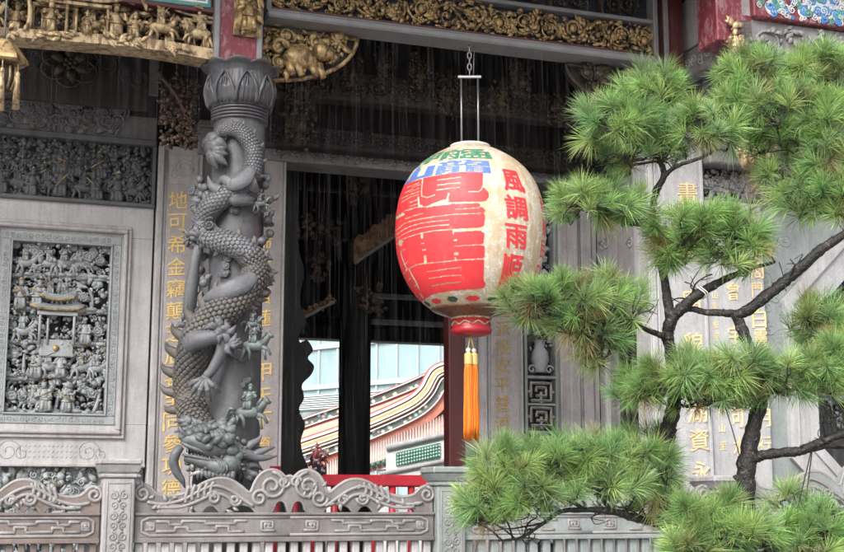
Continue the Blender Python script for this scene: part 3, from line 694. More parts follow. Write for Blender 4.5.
for ch, x, y, hp in (('會', 733, 291, 19), ('宇', 735, 335, 19), ('閣', 757, 270, 18), ('門', 757, 290, 15), ('白', 759, 318, 20), ('靈', 761, 338, 18), ('可', 738, 418, 20), ('水', 740, 446, 20), ('月', 764, 418, 18), ('行', 765, 445, 18), ('象', 756, 250, 16),
                      ('山', 715, 295, 8), ('金', 715, 306, 8), ('安', 716, 325, 8), ('平', 717, 337, 8), ('人', 721, 410, 9), ('山', 722, 428, 9), ('至', 723, 446, 9)):
    mb = MB(); u, z = at(x, y, VR + .028); h = hp * s_at(x, y, VR); put_glyph(mb, GT, ch, u, VR + .028, z, h, h * .8, 0, 0, .01); T.part('character', mb, M['gold_text_lt'])
# dark carved band + ledge above that slab
T = Thing('carved_stone_band', 'dark weathered carved stone band under a ledge above the gilded slab', 'carved band', (px_u(760, 180, VR), VR, z1))
zz1 = at(735, 168, VR)[1]; ue = px_u(900, 180, VR)
mb = MB(); mb.box((u0, VR + .12, z1 + .002), (ue, VR + .3, zz1), 0); T.part('band_ground', mb, M['shade_black'])
mb = MB(); scene_carving(mb, u0 + .02, ue, z1 + .02, 0, VR + .08, (zz1 - z1) * .95, 1.2); scene_carving(mb, u0 + .02, ue, z1 + .12, 0, VR + .08, (zz1 - z1) * .6, 1.2); bed(mb, rect_in(u0, ue, z1, zz1), 200, VR + .09, .12); T.part('carving', mb, M['stone_dim'])
mb = MB(); mb.box((u0, VR - .12, zz1), (ue, VR + .3, zz1 + .1), .015); mb.box((u0, VR - .04, zz1 + .1), (ue, VR + .3, zz1 + 1.2), .01); T.part('ledge', mb, M['stone_dim'])

# ---- right wall with a stepped octagonal window
T = Thing('octagonal_window_wall', 'green grey stone wall at the far right with a pale octagonal window frame', 'wall', (px_u(840, 300, VR + .1), VR + .1, FLOOR))
vw = VR + .1; cu, cz = px_u(889, 350, vw), at(850, 354, vw)[1]; ro = 129 * s_at(860, 350, vw); ri = ro * .74
oct_ = lambda r: [(cu + r * math.cos(R(22.5 + 45 * k)) * 1.03, cz + r * math.sin(R(22.5 + 45 * k)) - (.55 if k > 3 else 0)) for k in range(8)]
mb = MB(); a_, b_, c_, d_ = u1 + .003, cu + 2.2, FLOOR, z1
O = oct_(ro); outer = [(b_, d_), (a_, d_), (a_, c_), (b_, c_)]
Q = [(O[1], O[2], (a_ + 0, d_), (b_, d_)), (O[2], O[3], (a_, d_), (a_, d_)), (O[3], O[4], (a_, c_), (a_, d_)), (O[4], O[5], (a_, c_), (a_, c_)), (O[5], O[6], (b_, c_), (a_, c_)), (O[6], O[7], (b_, c_), (b_, c_)), (O[7], O[0], (b_, d_), (b_, c_)), (O[0], O[1], (b_, d_), (b_, d_))]
for p0, p1, q1, q0 in Q:
    pts = [p0, p1, q1] + ([q0] if q0 != q1 else [])
    mb.poly([pts[k] for k in range(len(pts))], vw, vw + .25)
T.part('wall_slab', mb, M['stone_green'])
mb = MB()
for r0, r1, vv in ((ro + .02, ro * .93, -.06), (ro * .93, ro * .82, -.02), (ro * .82, ri, -.045)):
    A, B = oct_(r0), oct_(r1)
    for k in range(8): mb.poly([A[k], A[(k + 1) % 8], B[(k + 1) % 8], B[k]], vw + vv, vw + .2)
wf = T.part('window_frame', mb, M['stone_white'])
mb = MB(); mb.poly(oct_(ri), vw + .16, vw + .2); T.part('shade_black', mb, M['shade_black'], wf)
mb = MB()
for k in range(60):
    a = rnd.uniform(0, 6.28); r = ri * math.sqrt(rnd.random()); cloud(mb, cu + r * math.cos(a), vw + .1, cz + r * math.sin(a), .09, 2)
for k in range(12): a = rnd.uniform(0, 6.28); r = ri * .7 * math.sqrt(rnd.random()); figure(mb, cu + r * math.cos(a), vw + .08, cz + r * math.sin(a) - .1, .3)
def octin():
    a = rnd.uniform(0, 6.28); r = ri * .95 * math.sqrt(rnd.random()); return cu + r * math.cos(a), cz + r * math.sin(a)
bed(mb, octin, 700, vw + .1, .13, .04)
T.part('openwork', mb, M['stone_dark'], wf)
mb = MB()
for k in range(14):
    x, z = rnd.uniform(a_ + .05, a_ + .4), rnd.uniform(cz + .2, d_ - .1); polylines(mb, [spiral_pts(x, z, .08, .01, 1.5, rnd.uniform(0, 6), 18)], vw - .001, .008)
T.part('scroll_relief', mb, M['stone_green'])

# ============================================================ DRAGON COLUMN (built in world axes: x right, y away, z up)
CX, CY = ORG[0], ORG[1]
def cp(px, py, d=0.0):                    # photo place on the column's own plane, moved d metres toward the viewer
    p = atY(px, py, CY - d); return p
SC = cp(236, 300)[0] - cp(235, 300)[0]
RS = 27.5 * SC
T = Thing('dragon_column', 'grey stone column wrapped by a coiling carved dragon under a lotus capital', 'column', (CX, CY, FLOOR), 'W')
zcap0, zcap1 = cp(235, 119)[2], cp(235, 68)[2]
mb = MB(); th = np.arange(40) / 40 * 6.283
mb.lathe([(RS * 1.25, FLOOR), (RS * 1.25, FLOOR + .12), (RS * 1.1, FLOOR + .2), (RS, FLOOR + .26), (RS * 1.0, 2.5), (RS * .96, zcap0)], (CX, CY, 0), 40)
shaft = T.part('shaft', mb, M['stone_col'])
mb = MB()
for k in range(4): mb.lathe([(RS * .97, zcap0 - .05 + k * .03), (RS * 1.06, zcap0 - .045 + k * .03), (RS * 1.06, zcap0 - .03 + k * .03), (RS * .97, zcap0 - .022 + k * .03)], (CX, CY, 0), 40)
# lotus capital: petals with flared lips
n = 160; th = np.arange(n) / n * 6.283; zz = np.linspace(0, 1, 30)
base_r = np.interp(zz, [0, .12, .35, .55, .75, .88, .97, 1], [1.02, 1.20, 1.30, 1.24, 1.16, 1.26, 1.46, 1.42])
lobes = lambda m_, ph: np.abs(np.sin(th * m_ / 2 + ph))
f_in, f_up = lobes(9, .4), lobes(9, .4 + math.pi / 2)
rowmix = np.clip((zz[:, None] - .35) / .25, 0, 1)
A = base_r[:, None] * (1 + (.06 * (f_in[None] ** .6 - .7)) * (1 - rowmix) + .07 * (f_up[None] ** .6 - .7) * rowmix * (1 - .4 * zz[:, None]) + .012 * np.sin(th * 45)[None] * np.sin(zz[:, None] * 3.1) + .06 * np.clip((zz[:, None] - .85) / .15, 0, 1) * (f_up[None] - .5))
ZL = zcap0 + .07 + (zcap1 - zcap0 - .07) * (zz[:, None] - .09 * np.clip((zz[:, None] - .70) / .30, 0, 1) * (1 - f_up[None] ** .6))
mb.grid(CX + RS * A * np.cos(th), CY + RS * A * np.sin(th), ZL + 0 * A, wrap=True)
for k in range(9):                             # the lower row of petals laid over the upper
    a = (k + .5) / 9 * 6.283 - .8 / 9 * 2 - .0
    t = np.linspace(0, 1, 11)
    for q in (-1, 1):
        ang = a + q * .33 * np.clip(np.cos(t * 1.5708), 0, 1) ** .7; rr = RS * (np.interp(.05 + t * .55, zz, base_r) + .015); mb.tube(np.stack([CX + rr * np.cos(ang), CY + rr * np.sin(ang), zcap0 + .07 + (zcap1 - zcap0) * (.03 + .58 * t)], -1), lerp_list([.02, .018, .010], 11), 5)
    for q in (-.14, 0, .14):
        rr = RS * (np.interp(.05 + t * .42, zz, base_r) + .005); mb.tube(np.stack([CX + rr * np.cos(a + q * (1 - t * .6)), CY + rr * np.sin(a + q * (1 - t * .6)), zcap0 + .07 + (zcap1 - zcap0) * (.03 + .45 * t)], -1), .008, 4)
mb.lathe([(RS * 1.3, zcap1 - .03), (0.0, zcap1 - .02)], (CX, CY, 0), 40)
T.part('lotus_capital', mb, M['stone_col'])
# dragon scale material
m, t, b = nodes('dragon_scaled_stone'); vec = coords(t)
vo = N(t, 'ShaderNodeTexVoronoi'); vo.feature = 'DISTANCE_TO_EDGE'; vo.inputs['Scale'].default_value = 19; t.links.new(vec, vo.inputs['Vector'])
n1 = noise(t, vec, 4, 6, .7)
bc = mixc(t, ramp(t, n1, [(.3, 0), (.7, 1)]), (.042, .039, .036), (.112, .106, .10))
bc = mixc(t, ramp(t, noise(t, coords(t, (1, 1, .6), (2, 5, 1)), 3, 6, .7), [(.45, 0), (.68, .75)]), bc, (.095, .078, .06)); bc = mixc(t, ramp(t, noise(t, coords(t, (1, 1, 1), (8, 1, 3)), 15, 7, .75), [(.52, 0), (.68, .6)]), bc, (.05, .047, .045))
t.links.new(bc, b.inputs['Base Color']); t.links.new(ramp(t, n1, [(.2, .38), (.8, .65)]), b.inputs['Roughness'])
p = bump(t, b, noise(t, vec, 30, 6, .7), .006, .7); bump(t, b, noise(t, vec, 90, 5, .7), .003, .5, p)
M['dragon'] = m
M['dragon_smooth'] = stone('dragon_smooth_stone', (.125, .128, .14), .4, .5, rough=.42, bscale=42, bdist=.012, tint=(.085, .075, .065))
M['dragon_worn'] = stone('dragon_head_stone', (.105, .117, .118), .5, .5, rough=.38, bscale=55, bdist=.008, tint=(.075, .065, .055), moss=(.20, .25, .24))
M['dragon_smooth2'] = stone('dragon_coil_stone', (.125, .127, .138), .45, .6, rough=.42, bscale=34, bdist=.012, tint=(.06, .052, .045))
def on_col(px, py, out):                  # a place of the photo wrapped on the column, its centre `out` beyond the shaft
    p = cp(px, py); dx = p[0] - CX; Rb = RS + out
    y = math.sqrt(max(0.0, Rb * Rb - dx * dx)); return np.array([p[0], CY - y, p[2] + y * .0])
body_px = [(221, 147, 7), (227, 140, 9), (239, 138, 10), (250, 145, 11), (257, 160, 12), (256, 178, 12), (247, 194, 13), (231, 204, 14), (216, 214, 15), (208, 228, 15), (216, 243, 15), (234, 250, 15), (250, 258, 15), (259, 272, 15), (254, 291, 15.5), (240, 307, 16.5), (222, 322, 18), (206, 338, 19), (197, 357, 19.5), (192, 380, 19.5), (193, 402, 18), (199, 422, 17), (208, 438, 16)]
P = np.array([on_col(x, y, r * SC * .55) for x, y, r in body_px]); rr = np.array([q[2] for q in body_px]) * SC
n = 130; PP = smooth_path(P, n); RR = lerp_list(rr, n) * np.interp(np.arange(n), [0, 60, 85, 130], [.74, .76, .88, .92])
mb = MB(); mb.tube(PP, RR, 16)
drag = T.part('dragon_body', mb, M['dragon_smooth2'])
# dorsal fins on the outer side of the coil, flame frills at the joints
mb = MB()
for k in range(6, 72):
    tn = PP[k + 1] - PP[k - 1]; tn /= np.linalg.norm(tn); e1 = np.cross(tn, [0, -1., 0]); e1 /= np.linalg.norm(e1) + 1e-9; e2 = np.cross(tn, e1)
    if np.dot(e2, [0, -1, 0]) < 0: e2 = -e2
    for j_ in range(8):
        a = (j_ + .5 * (k % 2)) / 8 * math.pi; d = e1 * math.cos(a) + e2 * math.sin(a); rm = np.stack([np.cross(d, tn), tn, d], 1); mb.ell(PP[k] + d * RR[k] * .985, (RR[k] * .22, RR[k] * .26, .0055), 0, 7, 4, rm @ rotm(0, .22))
T.part('worn_scales', mb, M['dragon_smooth2'], drag)
mb = MB()
k = 72
while k < n - 2:
    tn = PP[min(k + 1, n - 1)] - PP[k - 1]; tn /= np.linalg.norm(tn); e1 = np.cross(tn, [0, -1., 0]); e1 /= np.linalg.norm(e1); e2 = np.cross(tn, e1)
    if np.dot(e2, [0, -1, 0]) < 0: e2 = -e2
    for j_ in range(9):
        a = (j_ + .5 * (k % 2)) / 9 * math.pi; d = e1 * math.cos(a) + e2 * math.sin(a); c = PP[k] + d * RR[k] * 1.0
        rm = np.stack([np.cross(d, tn), tn, d], 1); mb.ell(c, (RR[k] * .20, RR[k] * .22, .013), 0, 8, 4, rm @ rotm(0, .28))
    k += 1
for (x, y, r_) in ((216, 233, 7), (247, 259, 6.5), (236, 253, 5)):
    q = on_col(x, y, .19); mb.tube(np.stack([q[0] + (spiral_pts(0, 0, r_ * SC, r_ * SC * .2, 1.3, 1, 16))[:, 0], np.full(16, q[1] + .03), q[2] + (spiral_pts(0, 0, r_ * SC, r_ * SC * .2, 1.3, 1, 16))[:, 1]], -1), .010, 5)
T.part('carved_scales', mb, M['dragon'], drag)
mb = MB()
k = 6
while k < n - 8:
    tn = PP[k + 1] - PP[k]; tn /= np.linalg.norm(tn); view = np.array([0, -1, 0.])
    side = np.cross(tn, view); side /= np.linalg.norm(side) + 1e-9
    low = k > 88; sgn = -1 if low else (1 if k < 38 else (-1 if k < 64 else 1))
    if np.dot(side, [1, 0, 0]) * sgn < 0: side = -side
    r_ = RR[k]; b0 = PP[k] + side * r_ * .86; L = r_ * (.95 if low else .55)
    mb.tube(smooth_path([b0 + tn * .01, b0 + side * L * .4, b0 + side * L * .78 - tn * L * .16, b0 + side * L * .98 - tn * L * .55], 9), lerp_list([r_ * .36, r_ * .30, r_ * .2, .004], 9), 7, flat=.55, flatdir=(0.02, 1, .03))
    k += 4
T.part('dorsal_fin', mb, M['dragon'], drag)
mb = MB()
def frill(px, py, ang, l, nn=6, spread=1.2, out=.1):
    for k in range(nn):
        a = R(ang) + (k / (nn - 1) - .5) * spread; q = l * (1 - .5 * abs(k / (nn - 1) - .4)) * rnd.uniform(.8, 1.1)
        Pp = [on_col(px + f * q * math.cos(a + .25 * f), py - f * q * math.sin(a + .25 * f), out - .02 * f) for f in (0, .35, .7, 1)]
        mb.tube(smooth_path(Pp, 7), lerp_list([.045, .055, .035, .004], 7), 6)
frill(222, 150, 225, 20, 7, 3.2); frill(219, 160, 300, 20, 5, 2.2); frill(240, 195, 200, 24, 5, .8); frill(236, 207, 350, 26, 5, .7)
frill(232, 298, 215, 36, 6, .5, .08); frill(245, 300, 340, 24, 5, .7); frill(262, 285, 20, 15, 5, 1.2)
def blade(pts, rad):                      # long flame-shaped fin lying over the coil
    mb.tube(smooth_path([on_col(*q) for q in pts], 16), lerp_list(rad, 16), 9, flat=.35, flatdir=(0.05, 1, .05))
blade([(260, 280, .16), (250, 292, .20), (234, 299, .20), (218, 303, .17), (205, 306, .14)], [.05, .085, .075, .05, .004])
blade([(258, 284, .17), (256, 296, .18), (262, 303, .12)], [.05, .05, .004]); blade([(252, 292, .18), (250, 301, .18), (255, 307, .16)], [.05, .045, .004]); blade([(244, 296, .19), (243, 304, .18), (248, 310, .16)], [.045, .04, .004])
blade([(257, 178, .14), (250, 190, .17), (240, 196, .17), (228, 196, .14)], [.05, .075, .06, .004]); blade([(254, 186, .15), (258, 196, .14), (266, 202, .08)], [.05, .05, .004]); blade([(240, 196, .16), (230, 190, .15), (222, 194, .13)], [.05, .04, .004]); blade([(226, 200, .14), (217, 194, .13), (213, 184, .12)], [.045, .035, .004])
T.part('flame_frill', mb, M['dragon_smooth'], drag)
mb = MB()
def limb(pts, rad, palm_px, claws, ln=15):
    Pp = np.array([on_col(x, y, o) for x, y, o in pts]); mb.tube(smooth_path(Pp, 16), lerp_list(rad, 16) * .82, 10)
    pc = on_col(*palm_px); mb.ell(pc, (.048, .045, .045), 0, 10, 8)
    for a in claws:
        a = R(a); Q = [pc + np.array([math.cos(a) * f * ln * SC, -.05 * math.sin(f * 3.1) - .01, math.sin(a) * f * ln * SC - .035 * f * f]) for f in (0, .3, .6, .85, 1.1)]
        mb.tube(smooth_path(Q, 9), lerp_list([.026, .026, .023, .021, .003], 9), 7)
        mb.ell(Q[2], (.027, .027, .027), 0, 7, 6)
limb([(189, 318, .12), (193, 292, .14), (198, 268, .13), (203, 250, .12)], [.075, .07, .055, .045], (205, 243, .13), [150, 110, 60, 20, -30], 14)
limb([(188, 348, .12), (205, 346, .22), (230, 342, .2)], [.12, .10, .065], (230, 342, .2), [])
limb([(231, 343, .18), (228, 358, .15), (219, 374, .14), (213, 380, .14)], [.07, .062, .05, .045], (212, 383, .14), [190, 220, 250, 290, 330], 16)
for (x, y) in ((233, 340), (236, 350), (226, 336), (190, 312), (187, 326)):
    for k in range(5): c = on_col(x, y, .2 if x > 220 else .12); a = rnd.uniform(0, 6.28); mb.tube([c, c + np.array([math.cos(a) * .06, -.04, math.sin(a) * .06]), c + np.array([math.cos(a + .4) * .11, -.03, math.sin(a + .4) * .11])], [.035, .03, .004], 6)
T.part('clawed_leg', mb, M['dragon_smooth'], drag)
# head in profile: facing left, mouth open, horns swept back to the right
hp = lambda x, y, d: cp(x, y, d)
def run(mb, pts, rad, n=14, seg=10, **k): mb.tube(smooth_path([hp(*q) for q in pts], n), lerp_list(rad, n), seg, **k)
mb = MB()
run(mb, [(204, 432, .30), (211, 440, .38), (219, 449, .43), (227, 458, .44)], [.10, .12, .13, .11])
run(mb, [(224, 447, .48), (212, 447, .53), (202, 443, .55), (192, 440, .55), (184, 440, .54)], [.105, .095, .08, .062, .05])
run(mb, [(232, 466, .46), (221, 467, .52), (210, 464, .54), (199, 461, .55), (185, 458, .54)], [.095, .075, .055, .045, .03])
mb.ell(hp(229, 464, .5), (.105, .08, .095), 0, 12, 9)
mb.ell(hp(184, 436, .55), (.05, .05, .042), 0, 10, 8); mb.ell(hp(190, 434, .56), (.04, .05, .04), 0, 9, 7)
run(mb, [(181, 442, .57), (190, 447, .59), (202, 451, .59), (213, 455, .57), (221, 464, .55), (225, 470, .52)], [.014, .02, .02, .018, .022, .012], 18, 7)
run(mb, [(183, 455, .57), (196, 457, .59), (208, 460, .58), (218, 466, .56)], [.01, .016, .017, .012], 14, 7)
for k in range(4): run(mb, [(216 + k * 2.6, 458 + k * .7, .58), (219.5 + k * 2.6, 465 + k, .585), (217 + k * 3, 471 + k, .56)], [.008, .014, .008], 8, 6)
for (x, y, r, d) in ((200, 437, .042, .60), (209, 447, .040, .61), (222, 443, .060, .58), (220, 434, .055, .54), (213, 438, .045, .58), (232, 450, .055, .54), (238, 456, .05, .5), (240, 448, .05, .46), (228, 438, .05, .48), (205, 431, .05, .5), (196, 431, .045, .5), (194, 424, .05, .42), (203, 426, .05, .42)): mb.ell(hp(x, y, d), (r, r * .9, r * .85), 0, 10, 8)
for k in range(26): x, y = rnd.uniform(193, 236), rnd.uniform(421, 440); mb.ell(hp(x, y, .40 + .012 * (y - 421)), (rnd.uniform(.025, .055), .05, rnd.uniform(.025, .05)), 0, 8, 6, rotm(1, jit(1)))
for k in range(110):
    x, y = rnd.uniform(186, 246), rnd.uniform(430, 474); e_ = .47 + .07 * math.cos((x - 212) / 20)
    if 447 < y < 458 and x < 212: continue
    mb.ell(hp(x, y, e_ + .02), (rnd.uniform(.01, .028), .03, rnd.uniform(.01, .024)), 0, 6, 5)
head = T.part('dragon_head', mb, M['dragon_worn'])
mb = MB()
for k in range(10): x = 184 + k * 3.2; y = 445 + k * .95; run(mb, [(x, y, .57), (x + .6, y + 4.2 + (3 if k == 1 else 0), .58)], [.012, .002], 4, 5)
for k in range(7): x = 188 + k * 3.6; run(mb, [(x, 457 + k * .6, .57), (x - .4, 452.5 + k * .6, .57)], [.010, .002], 4, 5)
run(mb, [(189, 476, .54), (196, 473, .56), (202, 472, .54)], [.006, .018, .015], 8, 6)
T.part('tooth', mb, M['stone'], head)
mb = MB(); mb.ell(hp(207, 440, .61), (.03, .03, .03), 0, 12, 9); mb.ell(hp(222, 440, .61), (.034, .03, .034), 0, 12, 9); T.part('eye', mb, M['stone_dark'], head)
mb = MB(); run(mb, [(188, 449, .50), (198, 453, .52), (210, 458, .50)], [.03, .055, .05], 10, 8); mb.ell(hp(203, 482, .36), (.09, .04, .13), 0, 10, 8); T.part('mouth_shade_fill', mb, M['shade_black'], head)  # black solids in place of the shade in the mouth and below the jaw
mb = MB()
run(mb, [(224, 436, .5), (236, 447, .48), (250, 455, .45), (263, 458, .42), (277, 456, .38)], [.05, .055, .042, .03, .006], 18, 9)
run(mb, [(244, 452, .46), (250, 445, .45), (257, 441, .43), (262, 435, .42)], [.035, .034, .026, .006], 12, 8)
run(mb, [(252, 456, .45), (260, 452, .43), (268, 449, .42), (275, 447, .4)], [.032, .03, .022, .005], 12, 8)
T.part('horn', mb, M['dragon_smooth'], head)
mb = MB()
run(mb, [(181, 447, .56), (176, 453, .58), (173.5, 462, .57), (177, 473, .56), (182, 480, .55), (185, 488, .53)], [.030, .04, .040, .034, .026, .005], 18, 9)
run(mb, [(186, 436, .58), (181, 430, .6), (178, 424, .58)], [.02, .018, .004], 8, 6)
for k in range(10): x = 199 + k * 3.8; run(mb, [(x, 468 + .4 * k, .53), (x - .6, 474 + .3 * k, .55), (x + 2.4 * jit(1), 479 + jit(2.5), .54)], [.024, .022, .003], 7, 6)
for k in range(26):
    a = rnd.uniform(-1.0, 1.1); x, y = 238 + jit(8), 464 + jit(13); l = rnd.uniform(10, 22)
    run(mb, [(x, y, .38), (x + l * .5 * math.cos(a), y + l * .5 * math.sin(a), .40), (x + l * math.cos(a + .5), y + l * math.sin(a + .5), .33)], [.024, .034, .022, .003], 7, 6)
for k in range(14):
    x, y = 194 + jit(9), 430 + jit(8); a = rnd.uniform(1.0, 3.6); run(mb, [(x, y, .44), (x + 6 * math.cos(a), y - 6 * math.sin(a), .45), (x + 12 * math.cos(a + .4), y - 12 * math.sin(a + .4), .40)], [.026, .024, .003], 6, 6)
T.part('whisker_and_mane', mb, M['dragon_smooth'], head)
# cloud bosses and little riders clinging to the shaft
mb = MB()
for x, y, r in ((238, 214, .075), (231, 272, .06), (238, 262, .07), (228, 279, .05), (240, 358, .085), (200, 206, .07), (196, 190, .06), (266, 205, .05), (232, 420, .06), (256, 350, .06), (192, 246, .05), (196, 226, .055), (266, 240, .05), (264, 296, .06), (268, 222, .05), (251, 385, .06)):
    c = on_col(x, y, .03); cloud(mb, c[0], c[1], c[2], r, 3)
for k in range(14):
    y = 180 + k * 9; c = on_col(203 + jit(4), y + jit(4), .05); d = on_col(267 + jit(3), y + jit(4), .05)
    for e in (c, d): leaf(mb, e[0], e[1], e[2], .11, rnd.uniform(0, 6.28), .5, jit(1)); mb.ell(e, (.04, .04, .04), 0, 7, 5)
T.part('cloud_boss', mb, M['dragon_smooth'], shaft)
for (x, y, h) in ((258, 352, .34), (253, 418, .38), (264, 212, .2), (196, 240, .24), (257, 330, .2)):
    mb = MB(); c = on_col(x, y, .10); horse(mb, c[0], c[1] - .02, c[2] - h * .3, h, 1 if x > 230 else -1); T.part('carved_rider', mb, M['dragon_worn'], shaft)

# ============================================================ RED POST ABOVE THE COLUMN, FRIEZES, BRACKETS (front plane v = 0)
a0, a1 = at(213.5, 60, -.2)[0], at(262, 60, -.2)[0]; zc1 = zcap1 - .02
T = Thing('red_post', 'square red lacquered post standing on the lotus capital, chalky and worn', 'post', ((a0 + a1) / 2, 0, zc1))
mb = MB(); mb.box((a0 + .02, -.2, zc1), (a1 - .02, .2, 6.62), .008); T.part('post_core', mb, M['red_post'])
mb = MB()
for x in (a0, a1 - .05): mb.box((x, -.225, zc1 + .005), (x + .05, .2, 6.6), .012)
T.part('grey_edge', mb, M['grey_rail'])
mb = MB(); g0, g1 = at(234, 20, -.24)[0], at(262, 20, -.24)[0]; gz = at(248, 36, -.24)[1]
mb.box((g0, -.23, gz), (g1, -.2, 6.5), .006)
for k in range(6): z = gz + .08 + k * .14; leaf(mb, (g0 + g1) / 2 + jit(.05), -.26, z, .16, 1.57 + jit(.8), .6, jit(1)); mb.ell(((g0 + g1) / 2 + jit(.03), -.25, z), (.06, .04, .06), 0, 8, 6); leaf(mb, (g0 + g1) / 2 + .04, -.25, z, .14, jit(3), .5, jit(1))
figure(mb, (g0 + g1) / 2, -.25, gz + .04, .36); figure(mb, (g0 + g1) / 2 + .02, -.25, gz + .36, .3)
T.part('gilded_carving', mb, M['gold'])

def skew(mb, f):                          # lift a carved mesh so it follows a line w = f(u)
    for V in mb.V: V[:, 2] += f(V[:, 0])
# ---- long gold frieze over the door
f0, f1 = at(264, 40, 0)[0], at(655, 40, 0)[0]
zA, zB = at(264, 12, 0)[1], at(655, 62, 0)[1]; zf = (zA + zB) / 2 + .02
T = Thing('gilded_frieze', 'long gilded openwork frieze of scrolling foliage on the beam above the lantern', 'frieze', ((f0 + f1) / 2, 0, zf))
hb = .35; UW = (f0 + .06, f1 - .05)
mb = MB(); mb.box((f0, .06, zf), (f1, .12, zf + 2 * hb), 0); T.part('blue_ground', mb, M['blue_dk'])
mb = MB(); mb.box((f0, -.14, zf - .095), (f1, .16, zf - .03), .015); mb.box((f0, -.10, zf - .028), (f1, .16, zf - .004), .006)
mb.box((f0, -.06, zf + hb), (f1, .12, zf + hb + .04), .01); mb.box((f1 - .05, -.08, zf - .004), (f1, .12, zf + 1.1), .01); mb.box((f0, -.07, zf - .004), (f0 + .05, .12, zf + 1.1), .01)
T.part('grey_rail', mb, M['grey_rail'])
mb = MB(); mb.box((f0 + .05, -.085, zf - .003), (f1 - .05, .1, zf + .018), .004); T.part('red_fillet', mb, M['red_dark'])
mb = MB(); scrollwork(mb, UW[0], UW[1] - .1, zf + .035, zf + hb - .01, .0)
for k in range(26): x = rnd.uniform(*UW); flower(mb, x, -.03, zf + hb * rnd.uniform(.25, .75), .04)
bed(mb, rect_in(UW[0], UW[1], zf + .04, zf + hb - .02), 620, .015, .075, .02)
mb.box((f0 + .05, -.05, zf + .019), (f1 - .05, .0, zf + .034), .004)
T.part('gilded_scrollwork', mb, M['gold'])
mb = MB(); xs = np.linspace(UW[0], UW[1], 8)
for k in range(7):
    mb.box((xs[k] - .015, -.05, zf + hb + .04), (xs[k] + .015, .06, zf + hb + .40), .004)
    scrollwork(mb, xs[k] + .05, xs[k + 1] - .15, zf + hb + .07, zf + hb + .30, .02, flowers=False)
mb.box((f0, -.06, zf + hb + .34), (f1, .1, zf + hb + .39), .01)
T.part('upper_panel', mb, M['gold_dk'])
mb = MB(); mb.box((f0, .0, zf + .74), (f1, .2, 6.62), .01)
for k in range(9): x = f0 + .2 + k * (f1 - f0 - .4) / 8; mb.ell((x, -.02, zf + .95), (.14, .06, .10), 0, 10, 6); leaf(mb, x, -.06, zf + .9, .2, 1.57, .6)
T.part('painted_beam', mb, M['wood_dark'])
# small painted end block under the frieze
for (x, nm) in ():
    mb = MB(); u, z = at(x, 34 if nm == 0 else 58, .05); mb.box((u - .18, .02, zf - .2), (u + .18, .12, zf - .112), .008); T.part('painted_block', mb, M['teal'])
# ---- carved quarter brackets under both ends
def bracket(label, u0, du, w1, dh, v, mat, seedk):
    T = Thing('carved_bracket', label, 'bracket', (u0, v, w1 - dh / 2), group='gilded brackets under the long frieze')
    mb = MB(); sg = 1 if du > 0 else -1; L = abs(du)
    prof = [(u0 + sg * L * math.cos(a), w1 - dh * math.sin(a)) for a in np.linspace(0, math.pi / 2, 12)]
    mb.tube(xz(prof, v), .022, 6)
    def inside(): 
        while True:
            a, r = rnd.uniform(0, 1.57), math.sqrt(rnd.random()); 
            if r < .88: return u0 + sg * L * r * math.cos(a), w1 - dh * r * math.sin(a)
    bk = MB(); bk.poly([(u0, w1)] + prof if sg < 0 else ([(u0, w1)] + prof)[::-1], v + .05, v + .08)
    bed(mb, inside, 420, v - .01, .06, .03)
    for k in range(26): x, z = inside(); leaf(mb, x, v - .02 + jit(.02), z, .15, rnd.uniform(0, 6.28), .5, jit(1.2))
    for k in range(9): x, z = inside(); mb.ell((x, v - .03, z), (.06, .05, .05), 0, 8, 6); mb.tube(xz(spiral_pts(x, z, .07, .02, 1.3, rnd.uniform(0, 6), 14), v - .05), .014, 5)
    for k in range(3): flower(mb, *((lambda q: (q[0], v - .04, q[1]))(inside())), .06)
    mb.tube(xz([(u0 + sg * L, w1 - .01), (u0, w1 - .01), (u0, w1 - dh)], v), .02, 6)
    # a crouching lion among the leaves
    lx, lz = u0 + sg * L * .38, w1 - dh * .55
    mb.ell((lx, v - .05, lz), (.17, .08, .10), 0, 10, 8); mb.ell((lx + sg * .18, v - .08, lz + .07), (.09, .09, .09), 0, 9, 7); mb.ell((lx + sg * .25, v - .12, lz + .04), (.05, .05, .04), 0, 8, 6)
    for q in (-.12, -.04, .1, .16): mb.tube([(lx + q, v - .06, lz - .05), (lx + q + .04, v - .09, lz - .18)], [.045, .03], 6)
    mb.tube(xz(spiral_pts(lx - sg * .2, lz + .08, .09, .02, 1.0, 0, 12), v - .05), .025, 6)
    T.part('carving', mb, mat); T.part('back_board', bk, M['wood_dark'])
ub = at(264, 45, .1)[0]; bracket('gilded carved bracket with crouching lion beside the red post', ub, at(357, 45, .1)[0] - ub, zf - .115, at(264, 20, .1)[1] - at(264, 72, .1)[1], .1, M['gold'], 1)
ub = at(654, 70, .1)[0]; bracket('dark gold carved foliage bracket at the right end under the frieze', ub, at(566, 70, .1)[0] - ub, zf - .115, .42, .1, M['gold_dk'], 2)

